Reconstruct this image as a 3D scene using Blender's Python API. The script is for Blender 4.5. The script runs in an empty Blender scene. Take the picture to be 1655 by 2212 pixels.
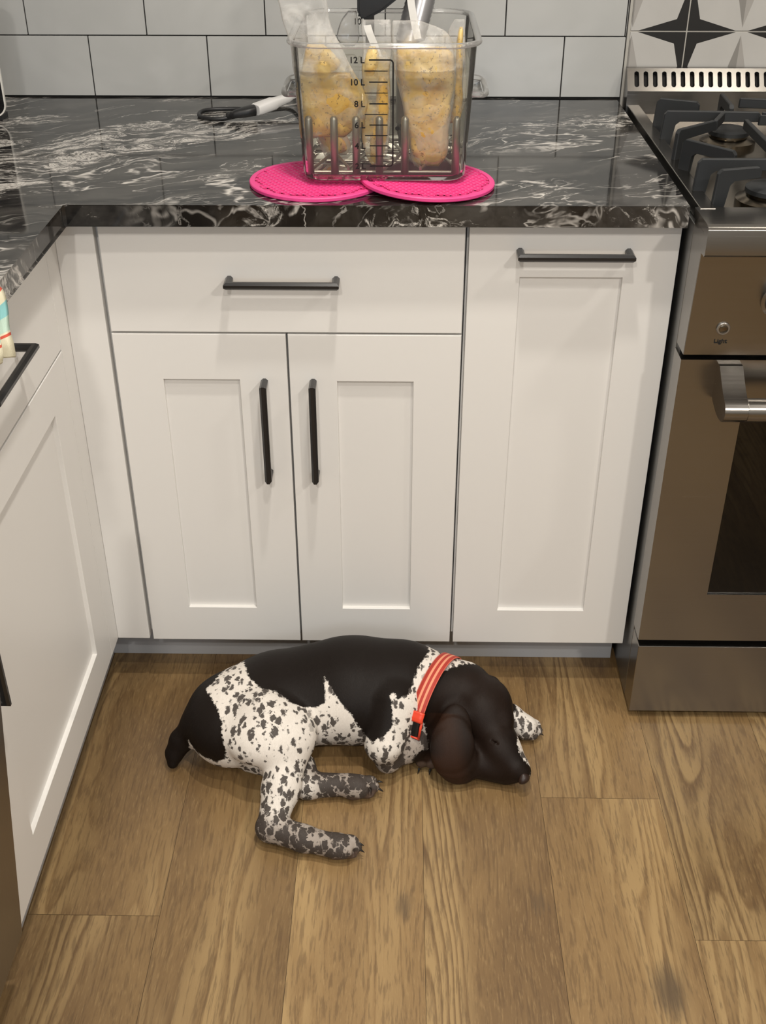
import bpy, bmesh, math, random
import numpy as np
from mathutils import Vector, Matrix, noise
random.seed(7)
PI = math.pi
S = bpy.context.scene
COL = S.collection

# ---------------------------------------------------------------- camera
CAM = Vector((0.006, -1.6308, 1.4150)); YAW, PITCH, ROLL, FPX = -0.015674, 0.566083, -0.000328, 2456.94
fw = Vector((math.sin(YAW)*math.cos(PITCH), math.cos(YAW)*math.cos(PITCH), -math.sin(PITCH)))
rt = Vector((math.cos(YAW), -math.sin(YAW), 0)); upv = rt.cross(fw)
r2 = rt*math.cos(ROLL)+upv*math.sin(ROLL); u2 = -rt*math.sin(ROLL)+upv*math.cos(ROLL)
cd = bpy.data.cameras.new('camera'); cam = bpy.data.objects.new('camera', cd); COL.objects.link(cam)
cd.sensor_fit = 'VERTICAL'; cd.sensor_height = 24; cd.lens = 24*FPX/2212
cd.clip_start = .05; cd.clip_end = 30
M = Matrix.Identity(4)
for i in range(3):
    M[i][0], M[i][1], M[i][2], M[i][3] = r2[i], u2[i], -fw[i], CAM[i]
cam.matrix_world = M
S.camera = cam

# ---------------------------------------------------------------- light and exposure
S.view_settings.view_transform = 'Standard'; S.view_settings.look = 'None'
S.view_settings.gamma = 1; S.view_settings.use_curve_mapping = False
S.view_settings.exposure = -0.07
W = bpy.data.worlds.new('world'); S.world = W; W.use_nodes = True
W.node_tree.nodes['Background'].inputs[0].default_value = (.9, .93, 1, 1)
W.node_tree.nodes['Background'].inputs[1].default_value = .3
WARM = (1.0, .935, .845)
CEIL = 2.44
# x, y, watts, disc radius of each recessed ceiling lamp
LAMPS = [(.05, -.42, 19, .045), (.12, -1.15, 13, .045), (-.35, -2.55, 32, .07), (1.35, -2.3, 36, .07), (1.5, -.75, 10, .06)]
HOOD = (.80, .20, 1.72, 1.0)         # range-hood lamp
WINDOW_W = 14                        # window far behind the camera

# ---------------------------------------------------------------- node helpers
def new_mat(name):
    m = bpy.data.materials.new(name); m.use_nodes = True
    nt = m.node_tree; b = nt.nodes['Principled BSDF']
    return m, nt, b
def nd(nt, t, props=None, **ins):
    n = nt.nodes.new(t)
    for k, v in (props or {}).items(): setattr(n, k, v)
    for k, v in ins.items():
        key = int(k[1:]) if k[0] == 'i' and k[1:].isdigit() else k.replace('_', ' ')
        s = n.inputs[key]
        if isinstance(v, bpy.types.NodeSocket): nt.links.new(v, s)
        else:
            if s.type == 'RGBA' and len(v) == 3: v = (*v, 1)
            s.default_value = v
    return n
def mth(nt, op, a, b=0.0, c=0.0, clamp=False):
    n = nt.nodes.new('ShaderNodeMath'); n.operation = op; n.use_clamp = clamp
    for i, v in enumerate((a, b, c)):
        if isinstance(v, bpy.types.NodeSocket): nt.links.new(v, n.inputs[i])
        else: n.inputs[i].default_value = v
    return n.outputs[0]
def mixc(nt, f, a, b, bt='MIX'):
    n = nt.nodes.new('ShaderNodeMix'); n.data_type = 'RGBA'; n.blend_type = bt
    for i, v in ((0, f), (6, a), (7, b)):
        if isinstance(v, bpy.types.NodeSocket): nt.links.new(v, n.inputs[i])
        else: n.inputs[i].default_value = (*v, 1) if i > 0 and len(v) == 3 else v
    return n.outputs[2]
def smooth(nt, v, lo, hi, a=0.0, b=1.0):
    n = nd(nt, 'ShaderNodeMapRange', dict(interpolation_type='SMOOTHSTEP'), i1=lo, i2=hi, i3=a, i4=b)
    nt.links.new(v, n.inputs[0]); return n.outputs[0]
def coords(nt, scale=(1, 1, 1), rot=(0, 0, 0), loc=(0, 0, 0)):
    tc = nt.nodes.new('ShaderNodeTexCoord')
    mp = nd(nt, 'ShaderNodeMapping', Vector=tc.outputs['Object'], Scale=scale, Rotation=rot, Location=loc)
    return mp.outputs[0]
def nz(nt, vec, scale, detail=2.0, rough=.5, dist=0.0):
    return nd(nt, 'ShaderNodeTexNoise', Vector=vec, Scale=scale, Detail=detail, Roughness=rough, Distortion=dist).outputs[0]
def bump(nt, b, h, strength, dist=.001):
    n = nd(nt, 'ShaderNodeBump', Strength=strength, Distance=dist, Height=h)
    nt.links.new(n.outputs[0], b.inputs['Normal']); return n
def setb(b, **k):
    for kk, v in k.items():
        s = b.inputs[kk.replace('_', ' ')]
        s.default_value = (*v, 1) if s.type == 'RGBA' and len(v) == 3 else v
def simple(name, col, rough=.5, metal=0.0, **k):
    m, nt, b = new_mat(name); setb(b, Base_Color=col, Roughness=rough, Metallic=metal, **k); return m

# ---------------------------------------------------------------- materials
def m_paint():
    m, nt, b = new_mat('white_cabinet_paint')
    v = coords(nt); n = nz(nt, v, 240, 2)
    setb(b, Base_Color=(.76, .745, .72), Roughness=.36); bump(nt, b, n, .05, .0005); return m
def m_wood():
    m, nt, b = new_mat('oak_plank_floor')
    tc = nt.nodes.new('ShaderNodeTexCoord').outputs['Object']
    pid = nd(nt, 'ShaderNodeAttribute', dict(attribute_name='plank')).outputs['Color']
    off = nd(nt, 'ShaderNodeVectorMath', dict(operation='SCALE'), i0=pid, Scale=17.0).outputs[0]
    p = nd(nt, 'ShaderNodeVectorMath', dict(operation='ADD'), i0=tc, i1=off).outputs[0]
    def mp(s, src=p): return nd(nt, 'ShaderNodeMapping', Vector=src, Scale=s).outputs[0]
    # wobble the coordinate so the grain bends round soft centres
    wob = nd(nt, 'ShaderNodeTexNoise', Vector=mp((5, 1.6, 1)), Scale=1.0, Detail=2.0).outputs['Color']
    wv = nd(nt, 'ShaderNodeVectorMath', dict(operation='MULTIPLY'), i0=wob, i1=(.06, .25, 0)).outputs[0]
    q = nd(nt, 'ShaderNodeVectorMath', dict(operation='ADD'), i0=p, i1=wv).outputs[0]
    field = nz(nt, mp((9, .95, 1), q), 1.0, 1.5, .45)
    ring = mth(nt, 'FRACT', mth(nt, 'MULTIPLY', field, 19.0))
    saw = mth(nt, 'MULTIPLY', smooth(nt, ring, 0.0, .55), smooth(nt, ring, 1.0, .86))
    where = smooth(nt, nz(nt, mp((6, 1.0, 1)), 1.0, 1), .42, .60)
    fine = nz(nt, mp((400, 42, 1), q), 1.0, 3, .65)
    pore = nz(nt, mp((230, 20, 1), q), 1.0, 3, .65)
    blot = nz(nt, mp((7, 1.6, 1)), 1.0, 3, .55)
    c = mixc(nt, smooth(nt, blot, .32, .68), (.143, .080, .028), (.242, .144, .050))
    c = mixc(nt, mth(nt, 'MULTIPLY', mth(nt, 'MULTIPLY', saw, where), .75), c, (.38, .250, .098))
    c = mixc(nt, mth(nt, 'MULTIPLY', smooth(nt, fine, .5, .72), .5), c, (.33, .212, .082))
    c = mixc(nt, mth(nt, 'MULTIPLY', smooth(nt, pore, .52, .36), .45), c, (.080, .043, .017))
    # knots, each with its own place and size
    KN = [(.223, -.497, .010, .5), (.055-.035, -.505, .012, .6), (.39, -.645, .022, .85)]
    sx = nt.nodes.new('ShaderNodeSeparateXYZ'); nt.links.new(tc, sx.inputs[0])
    for kx, ky, kr, ks in KN:
        dx = mth(nt, 'SUBTRACT', sx.outputs[0], kx); dy = mth(nt, 'MULTIPLY', mth(nt, 'SUBTRACT', sx.outputs[1], ky), .55)
        d = mth(nt, 'SQRT', mth(nt, 'ADD', mth(nt, 'MULTIPLY', dx, dx), mth(nt, 'MULTIPLY', dy, dy)))
        d = mth(nt, 'ADD', d, mth(nt, 'MULTIPLY', mth(nt, 'SUBTRACT', pore, .5), .03))
        c = mixc(nt, mth(nt, 'MULTIPLY', smooth(nt, d, kr*1.7, kr*.2), ks), c, (.085, .055, .028))
    sep = nt.nodes.new('ShaderNodeSeparateColor'); nt.links.new(pid, sep.inputs[0])
    g = mth(nt, 'ADD', mth(nt, 'MULTIPLY', sep.outputs[1], .26), .86)
    hs = nd(nt, 'ShaderNodeHueSaturation', Color=c, Value=g, Saturation=.93)
    nt.links.new(hs.outputs[0], b.inputs['Base Color'])
    setb(b, Roughness=.40); bump(nt, b, fine, .12, .0006)
    return m
def m_granite():
    m, nt, b = new_mat('black_veined_granite')
    tc = nt.nodes.new('ShaderNodeTexCoord').outputs['Object']
    r = nd(nt, 'ShaderNodeMapping', Vector=tc, Rotation=(0, 0, -.40), Scale=(1, 1, .6), Location=(.17, .05, .55)).outputs[0]
    w1 = nd(nt, 'ShaderNodeTexNoise', Vector=r, Scale=4.5, Detail=4.0).outputs['Color']
    wv = nd(nt, 'ShaderNodeVectorMath', dict(operation='MULTIPLY_ADD'), i0=w1, i1=(.20, .26, .16), i2=r).outputs[0]
    def mp(s, src=wv): return nd(nt, 'ShaderNodeMapping', Vector=src, Scale=s).outputs[0]
    band = nz(nt, mp((1.5, 5.5, 5)), 1.0, 2, .5)                # broad pale streams
    streak = nz(nt, mp((11, 60, 60)), 1.0, 6, .72, .8)          # fine streaks inside them
    grit = nz(nt, mp((260, 420, 300)), 1.0, 3, .75)
    thin = nz(nt, mp((1.8, 8, 7)), 1.0, 4, .55, .5)
    line = smooth(nt, mth(nt, 'ABSOLUTE', mth(nt, 'SUBTRACT', thin, .5)), .016, .0)
    thin2 = nz(nt, mp((3.2, 13, 9), r), 1.0, 5, .6, 1.0)
    line2 = smooth(nt, mth(nt, 'ABSOLUTE', mth(nt, 'SUBTRACT', thin2, .52)), .014, .0)
    pb = smooth(nt, band, .48, .60)
    ws = mth(nt, 'MULTIPLY', smooth(nt, streak, mth(nt, 'SUBTRACT', .66, mth(nt, 'MULTIPLY', pb, .17)), mth(nt, 'SUBTRACT', .74, mth(nt, 'MULTIPLY', pb, .16))), smooth(nt, band, .40, .50)) if False else \
        mth(nt, 'MULTIPLY', smooth(nt, mth(nt, 'ADD', streak, mth(nt, 'MULTIPLY', pb, .17)), .63, .76), smooth(nt, grit, .33, .52))
    gate = smooth(nt, nz(nt, r, 3.5, 2), .38, .58)
    ln = mth(nt, 'MULTIPLY', mth(nt, 'MAXIMUM', line, mth(nt, 'MULTIPLY', line2, .7)), gate)
    ln = mth(nt, 'MULTIPLY', ln, smooth(nt, nz(nt, mp((30, 60, 40)), 1.0, 3, .6), .34, .60))
    allw = mth(nt, 'MAXIMUM', ws, ln)
    body = mixc(nt, smooth(nt, nz(nt, mp((3, 16, 10)), 1.0, 5, .65), .36, .72), (.006, .006, .0065), (.062, .058, .053))
    c = mixc(nt, allw, body, (.60, .57, .53))
    nt.links.new(c, b.inputs['Base Color'])
    setb(b, Roughness=.06, IOR=1.5)
    return m
def m_steel(name, axis=0, base=(.29, .275, .255), rough=.25, hi=420):
    m, nt, b = new_mat(name)
    s = [hi, hi, hi]; s[axis] = 2.5
    v = coords(nt, tuple(s)); n = nz(nt, v, 1.0, 3, .6); n2 = nz(nt, coords(nt), 6.0, 2)
    c = mixc(nt, n, tuple(x*.93 for x in base), base)
    nt.links.new(c, b.inputs['Base Color'])
    nt.links.new(mth(nt, 'ADD', mth(nt, 'MULTIPLY', n, .10), rough-.05), b.inputs['Roughness'])
    setb(b, Metallic=1.0); bump(nt, b, n, .035, .0003); return m
def m_clear(name, tint=(1, 1, 1), ior=1.45, rough=.02, gloss=1.0, milk=0.0):
    """thin clear sheet: straight-through light with a Fresnel reflection"""
    m = bpy.data.materials.new(name); m.use_nodes = True; nt = m.node_tree; nt.nodes.clear()
    o = nt.nodes.new('ShaderNodeOutputMaterial')
    t = nd(nt, 'ShaderNodeBsdfTransparent', Color=tint)
    g = nd(nt, 'ShaderNodeBsdfGlossy', Color=(gloss,)*3, Roughness=rough)
    f = nd(nt, 'ShaderNodeFresnel', IOR=ior)
    mx = nd(nt, 'ShaderNodeMixShader', i0=f.outputs[0], i1=t.outputs[0], i2=g.outputs[0])
    if milk:
        df = nd(nt, 'ShaderNodeBsdfDiffuse', Color=(.85, .85, .83))
        mx = nd(nt, 'ShaderNodeMixShader', i0=milk, i1=mx.outputs[0], i2=df.outputs[0])
    nt.links.new(mx.outputs[0], o.inputs[0]); return m
def m_bag():
    m, nt, b = new_mat('frosted_plastic_bag')
    v = coords(nt); n = nz(nt, v, 26, 3, .55, .8); f = nz(nt, v, 95, 2)
    y = smooth(nt, nz(nt, v, 17, 4, .6), .47, .62)
    y = mth(nt, 'MULTIPLY', y, smooth(nt, nd(nt, 'ShaderNodeSeparateXYZ', Vector=v).outputs[2], 1.135, 1.10))
    c = mixc(nt, mth(nt, 'MULTIPLY', y, .85), (.84, .83, .80), (.72, .50, .09))
    nt.links.new(c, b.inputs['Base Color'])
    lw = nd(nt, 'ShaderNodeLayerWeight', Blend=.35).outputs['Facing']
    a = mth(nt, 'ADD', smooth(nt, n, .40, .66, .10, .34), mth(nt, 'ADD', mth(nt, 'MULTIPLY', lw, .35), mth(nt, 'MULTIPLY', y, .30)), clamp=True)
    nt.links.new(a, b.inputs['Alpha'])
    setb(b, Roughness=.22, IOR=1.5); bump(nt, b, n, .6, .004); return m
def m_chicken():
    m, nt, b = new_mat('curry_marinated_chicken')
    v = coords(nt); big = nz(nt, v, 22, 3, .55, .5); sp = nz(nt, v, 260, 2, .6); oil = nz(nt, v, 60, 3)
    c = mixc(nt, smooth(nt, big, .36, .66), (.72, .53, .20), (.62, .37, .045))
    pinkf = nd(nt, 'ShaderNodeAttribute', dict(attribute_name='raw')).outputs['Fac']
    c = mixc(nt, mth(nt, 'MULTIPLY', pinkf, smooth(nt, oil, .35, .6)), c, (.50, .24, .16))
    c = mixc(nt, mth(nt, 'MULTIPLY', smooth(nt, oil, .58, .72), .4), c, (.84, .76, .52))
    c = mixc(nt, mth(nt, 'MULTIPLY', smooth(nt, sp, .60, .66), .8), c, (.16, .09, .02))
    nt.links.new(c, b.inputs['Base Color']); setb(b, Roughness=.3); bump(nt, b, big, .5, .006); return m
def m_coat():
    m, nt, b = new_mat('short_spotted_dog_coat')
    v = coords(nt)
    A = lambda n: nd(nt, 'ShaderNodeAttribute', dict(attribute_name=n)).outputs['Fac']
    dark, roan, liver = A('dark'), A('roan'), A('liver')
    edge = mth(nt, 'MULTIPLY', mth(nt, 'SUBTRACT', nz(nt, v, 150, 4, .75), .5), .016)
    dk = smooth(nt, mth(nt, 'ADD', dark, edge), -.0015, .0015)
    st = nd(nt, 'ShaderNodeMapping', Vector=v, Rotation=(0, 0, .5), Scale=(1.25, .72, .8)).outputs[0]
    wv = nd(nt, 'ShaderNodeTexNoise', Vector=v, Scale=130.0, Detail=3.0).outputs['Color']
    sv = nd(nt, 'ShaderNodeVectorMath', dict(operation='MULTIPLY_ADD'), i0=wv, i1=(.015, .015, .015), i2=st).outputs[0]
    vo = nd(nt, 'ShaderNodeTexVoronoi', Vector=sv, Scale=78.0, Randomness=1.0)
    rnd = nt.nodes.new('ShaderNodeSeparateColor'); nt.links.new(vo.outputs['Color'], rnd.inputs[0])
    size = mth(nt, 'ADD', mth(nt, 'MULTIPLY', rnd.outputs[0], .46), mth(nt, 'MULTIPLY', roan, .40))
    sp = smooth(nt, mth(nt, 'SUBTRACT', vo.outputs['Distance'], mth(nt, 'ADD', size, .08)), .10, -.08)
    keep = smooth(nt, mth(nt, 'ADD', rnd.outputs[1], roan), .14, .20)
    sp = mth(nt, 'MULTIPLY', mth(nt, 'MULTIPLY', sp, keep), .93)
    hair = nz(nt, nd(nt, 'ShaderNodeMapping', Vector=sv, Scale=(900, 160, 300)).outputs[0], 1.0, 2, .6)
    white = mixc(nt, hair, (.60, .55, .49), (.86, .81, .75))
    white = mixc(nt, mth(nt, 'MULTIPLY', smooth(nt, roan, .25, .9), .75), white, (.20, .155, .125))
    blk = mixc(nt, liver, (.0068, .0044, .0034), (.0300, .0128, .0068))
    blk = mixc(nt, mth(nt, 'MULTIPLY', hair, .22), blk, (.022, .015, .011))
    spc = mixc(nt, hair, (.018, .014, .013), (.060, .047, .040))
    c = mixc(nt, sp, white, spc); c = mixc(nt, dk, c, blk)
    pad = A('pad'); c = mixc(nt, pad, c, (.10, .068, .052))
    nt.links.new(c, b.inputs['Base Color'])
    setb(b, Roughness=.50, Specular_IOR_Level=.15)
    bump(nt, b, hair, .25, .0012); return m
def m_tilewall():
    m, nt, b = new_mat('pale_grey_glazed_tile')
    v = coords(nt); n = nz(nt, v, 5, 3, .6, .6)
    c = mixc(nt, smooth(nt, n, .35, .7), (.445, .45, .44), (.50, .505, .495))
    nt.links.new(c, b.inputs['Base Color']); setb(b, Roughness=.16, IOR=1.5); bump(nt, b, nz(nt, v, 9, 2), .08, .01); return m
SX, SZ, PER = .5335, 1.0365, .2020
def m_star():
    m, nt, b = new_mat('patterned_star_tile')
    tc = nt.nodes.new('ShaderNodeTexCoord').outputs['Object']
    sx = nt.nodes.new('ShaderNodeSeparateXYZ'); nt.links.new(tc, sx.inputs[0])
    X, Z = sx.outputs[0], sx.outputs[2]
    def star(cx, cz):
        def fold(s, c):
            a = mth(nt, 'FRACT', mth(nt, 'ADD', mth(nt, 'DIVIDE', mth(nt, 'SUBTRACT', s, c), PER), 50.5))
            sg = mth(nt, 'SUBTRACT', a, .5); return sg, mth(nt, 'MULTIPLY', mth(nt, 'ABSOLUTE', sg), PER)
        sgx, ax = fold(X, cx); sgz, az = fold(Z, cz)
        M_, m_ = mth(nt, 'MAXIMUM', ax, az), mth(nt, 'MINIMUM', ax, az)
        q, T = .0212, .0945
        lim = mth(nt, 'MULTIPLY', mth(nt, 'SUBTRACT', T, M_), q/(T-q))
        return mth(nt, 'LESS_THAN', m_, lim), sgx, sgz
    black, _, _ = star(SX, SZ); grey, gx, gz = star(SX+PER/2, SZ+PER/2)
    half = mth(nt, 'LESS_THAN', gx, 0.0)
    n = nz(nt, tc, 14, 3)
    base = mixc(nt, n, (.40, .39, .37), (.48, .47, .45))
    gc = mixc(nt, half, (.33, .315, .295), (.22, .21, .195))
    c = mixc(nt, grey, base, gc); c = mixc(nt, black, c, (.010, .009, .008))
    nt.links.new(c, b.inputs['Base Color']); setb(b, Roughness=.45); return m
def m_mat():
    m, nt, b = new_mat('pink_silicone')
    setb(b, Base_Color=(.74, .058, .25), Roughness=.5, Subsurface_Weight=.05); return m
def m_collar():
    m, nt, b = new_mat('striped_nylon_webbing')
    uv = nt.nodes.new('ShaderNodeUVMap').outputs[0]
    sx = nt.nodes.new('ShaderNodeSeparateXYZ'); nt.links.new(uv, sx.inputs[0])
    v = sx.outputs[1]
    s = mth(nt, 'ABSOLUTE', mth(nt, 'SUBTRACT', mth(nt, 'ABSOLUTE', mth(nt, 'SUBTRACT', v, .5)), .17))
    pale = smooth(nt, s, .085, .065)
    edge = smooth(nt, mth(nt, 'ABSOLUTE', mth(nt, 'SUBTRACT', v, .5)), .43, .47)
    weave = nz(nt, nd(nt, 'ShaderNodeMapping', Vector=uv, Scale=(900, 60, 1)).outputs[0], 1.0, 2)
    c = mixc(nt, pale, (.47, .035, .022), (.86, .35, .20)); c = mixc(nt, edge, c, (.80, .16, .10))
    c = mixc(nt, mth(nt, 'MULTIPLY', weave, .25), c, (.2, .03, .02))
    nt.links.new(c, b.inputs['Base Color']); setb(b, Roughness=.6); bump(nt, b, weave, .3, .0005); return m
def m_towel():
    m, nt, b = new_mat('striped_cotton_towel')
    tc = nt.nodes.new('ShaderNodeUVMap').outputs[0]
    sx = nt.nodes.new('ShaderNodeSeparateXYZ'); nt.links.new(tc, sx.inputs[0]); t = sx.outputs[1]
    def band(a, z): return mth(nt, 'MULTIPLY', mth(nt, 'GREATER_THAN', t, a), mth(nt, 'LESS_THAN', t, z))
    c = mixc(nt, band(.74, .81), (.74, .70, .52), (.25, .55, .56)); c = mixc(nt, band(.81, .88), c, (.50, .66, .56))
    c = mixc(nt, band(.89, .905), c, (.62, .10, .06)); c = mixc(nt, band(.67, .685), c, (.62, .10, .06))
    nt.links.new(c, b.inputs['Base Color']); setb(b, Roughness=.9)
    bump(nt, b, nz(nt, coords(nt), 900, 1), .4, .0006); return m
PAINT, WOOD, GRAN = m_paint(), m_wood(), m_granite()
STEEL = m_steel('brushed_stainless_steel', 0); STEELV = m_steel('brushed_stainless_vertical', 2, rough=.32)
STEELD = m_steel('dark_cooktop_steel', 0, (.20, .17, .13), .22)
BAG, CHICK, COAT, TILE, STAR = m_bag(), m_chicken(), m_coat(), m_tilewall(), m_star()
PINK, WEB, TOWEL = m_mat(), m_collar(), m_towel()
BLACKM = simple('matt_black_metal', (.010, .0095, .010), .32, 0.0, Coat_Weight=.15)
IRON = simple('cast_iron', (.015, .017, .019), .5)
BLACKG = simple('black_glass', (.004, .004, .005), .04)
BLACKP = simple('black_plastic', (.008, .008, .009), .38)
CABLE = simple('black_rubber_cable', (.012, .012, .013), .45)
WHITEP = simple('white_plastic', (.75, .74, .73), .35)
GREYP = simple('grey_ribbed_metal', (.42, .42, .44), .3, .8)
RIM = simple('pale_metal_rim', (.85, .83, .78), .25, .3)
CHROME = simple('polished_steel', (.36, .345, .325), .34, .85)
GROUT = simple('dark_grout_and_slot_shade', (.012, .011, .010), .8)
SEAM = simple('plank_seam', (.05, .03, .016), .8)
GROUTL = simple('pale_grout', (.40, .385, .35), .8)
WALLP = simple('off_white_wall_paint', (.36, .35, .33), .7)
CEILP = simple('white_ceiling_paint', (.55, .54, .52), .8)
DARK = simple('shadow_gap_board', (.03, .028, .026), .7)
KICK = simple('grey_toe_kick', (.44, .45, .47), .35)
SHEET = simple('grey_sheet_metal', (.20, .20, .195), .3, .9)
NOSE = simple('dark_nose_leather', (.022, .0105, .007), .42)
TXT = simple('black_printing', (.005, .005, .005), .5)
ORANGE = simple('orange_plastic', (.80, .07, .03), .35)
STRIP = simple('frosted_zip_strip', (.80, .79, .76), .35, 0.0, Alpha=.75)
FILM = m_clear('crinkled_film', (.93, .93, .93), 1.5, .06, milk=.10)
CLEAR = m_clear('clear_polycarbonate', (.985, .985, .98), 1.16, .03, milk=.03)
CLEARR = m_clear('clear_polycarbonate_rim', (.985, .985, .98), 1.45, .10, milk=.10)
WATERM = m_clear('still_water', (.945, .93, .865), 1.14, .01)
OVENGL = m_clear('tinted_oven_glass', (.10, .10, .10), 1.5, .02)

# ---------------------------------------------------------------- mesh helpers
def link(name, me, mats, parent=None, smoothf=False):
    o = bpy.data.objects.new(name, me); COL.objects.link(o)
    for mt in (mats if isinstance(mats, (list, tuple)) else [mats]): me.materials.append(mt)
    if smoothf:
        for p in me.polygons: p.use_smooth = True
    if parent is not None: o.parent = parent; 
    return o
PIXEL_FIT = Matrix.Identity(4)      # scale and shift fitted to hold each group's image pixels after the camera refit
def pixel_fit(s=1.0, tx=0.0, ty=0.0, z0=.9266, z1=.9161):
    global PIXEL_FIT
    PIXEL_FIT = Matrix.Identity(4) if s == 1.0 else Matrix.Translation((tx, ty, z1-s*z0)) @ Matrix.Scale(s, 4)
def obj(name, bm, mats, parent=None, smoothf=False, angle=None):
    bm.transform(PIXEL_FIT)
    me = bpy.data.meshes.new(name)
    bmesh.ops.recalc_face_normals(bm, faces=bm.faces)
    bm.to_mesh(me); bm.free()
    o = link(name, me, mats, None, smoothf or angle is not None)
    if angle is not None: me.set_sharp_from_angle(angle=math.radians(angle))
    if parent is not None:
        o.parent = parent; o.matrix_parent_inverse = Matrix.Translation(-parent_loc(parent))
    return o
def parent_loc(p):
    if p.parent is None: return p.location.copy()
    return parent_loc(p.parent)+p.matrix_parent_inverse.translation+p.location
def empty(name, loc, label, cat, group=None):
    o = bpy.data.objects.new(name, None); COL.objects.link(o); o.location = PIXEL_FIT @ Vector(loc); o.empty_display_size = .05
    return tag(o, label, cat, group)
def tag(o, label, cat, group=None):
    o['label'] = label; o['category'] = cat
    if group: o['group'] = group
    return o
def struct(o, label=None, cat=None):
    o['kind'] = 'structure'
    if label: tag(o, label, cat)
    return o
def box(bm, x0, x1, y0, y1, z0, z1, bev=0.0, seg=2, mi=0):
    vs = [bm.verts.new((x, y, z)) for x in (x0, x1) for y in (y0, y1) for z in (z0, z1)]
    idx = [(0, 1, 3, 2), (4, 6, 7, 5), (0, 4, 5, 1), (2, 3, 7, 6), (0, 2, 6, 4), (1, 5, 7, 3)]
    fs = [bm.faces.new([vs[i] for i in f]) for f in idx]
    bmesh.ops.recalc_face_normals(bm, faces=fs)
    for f in fs: f.material_index = mi
    if bev > 0:
        es = list({e for f in fs for e in f.edges})
        r = bmesh.ops.bevel(bm, geom=es, offset=bev, segments=seg, profile=.5, affect='EDGES')
        for f in r['faces']: f.material_index = mi
def bx(*a, **k):
    bm = bmesh.new(); box(bm, *a, **k); return bm
def loft(bm, rings, cap=True, closed=True):
    R = [[bm.verts.new(p) for p in r] for r in rings]
    n = len(R[0])
    for i in range(len(R)-1):
        for j in range(n if closed else n-1):
            bm.faces.new((R[i][j], R[i][(j+1) % n], R[i+1][(j+1) % n], R[i+1][j]))
    if cap:
        bm.faces.new(R[0][::-1]); bm.faces.new(R[-1])
    return R
def tube(bm, pts, rad, n=12, sq=False):
    pts = [Vector(p) for p in pts]; rings = []
    prev = None
    for i, p in enumerate(pts):
        t = (pts[min(i+1, len(pts)-1)]-pts[max(i-1, 0)]).normalized()
        if prev is None:
            a = Vector((0, 0, 1)) if abs(t.z) < .9 else Vector((1, 0, 0)); u = t.cross(a).normalized()
        else: u = (prev-t*prev.dot(t)).normalized()
        prev = u; w = t.cross(u); r = rad[i] if isinstance(rad, (list, tuple)) else rad
        rings.append([p+(u*math.cos(2*PI*k/n)+w*math.sin(2*PI*k/n))*r for k in range(n)])
    loft(bm, rings)
def prism(bm, prof, axis, a, b, mi=0):
    """extrude a closed 2-D profile; axis 'x': profile (y,z); 'y': (x,z); 'z': (x,y)"""
    def P(p, t): return {'x': (t, p[0], p[1]), 'y': (p[0], t, p[1]), 'z': (p[0], p[1], t)}[axis]
    A = [bm.verts.new(P(p, a)) for p in prof]; B = [bm.verts.new(P(p, b)) for p in prof]
    fs = [bm.faces.new(A), bm.faces.new(B[::-1])]
    for i in range(len(prof)):
        j = (i+1) % len(prof); fs.append(bm.faces.new((A[j], A[i], B[i], B[j])))
    for f in fs: f.material_index = mi
    return fs
def bez(p0, p1, p2, p3, n=12):
    return [tuple(((1-t)**3)*a+3*t*(1-t)**2*b_+3*t*t*(1-t)*c+t**3*d for a, b_, c, d in zip(p0, p1, p2, p3)) for t in [i/n for i in range(n+1)]]
def cr(pts, n=8):
    out = []; P = [Vector(p) for p in pts]; P = [P[0]*2-P[1]]+P+[P[-1]*2-P[-2]]
    for i in range(1, len(P)-2):
        for k in range(n):
            t = k/n; a, b_, c, d = P[i-1:i+3]
            out.append(.5*((2*b_)+(c-a)*t+(2*a-5*b_+4*c-d)*t*t+(3*b_-a-3*c+d)*t**3))
    out.append(P[-2]); return out
def text_mesh(s, size, loc, rot, m, parent, name, align='LEFT', ext=.0002):
    c = bpy.data.curves.new('txt', 'FONT'); c.body = s; c.size = size; c.align_x = align; c.extrude = ext; c.offset = size*.022
    t = bpy.data.objects.new('txt', c); COL.objects.link(t)
    bpy.context.view_layer.update()
    me = bpy.data.meshes.new_from_object(t.evaluated_get(bpy.context.evaluated_depsgraph_get()))
    bpy.data.objects.remove(t); bpy.data.curves.remove(c)
    me.materials.clear()
    me.transform(Matrix.Translation(loc) @ rot.to_matrix().to_4x4() if hasattr(rot, 'to_matrix') else Matrix.Translation(loc) @ rot)
    me.transform(PIXEL_FIT)
    o = link(name, me, m)
    if parent is not None: o.parent = parent; o.matrix_parent_inverse = Matrix.Translation(-parent_loc(parent))
    return o
# ================================================================ SETTING
ZC = .9161; YW = .6327; CB = .8845
XL, XR, YF = -1.13, 2.35, -3.3
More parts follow.
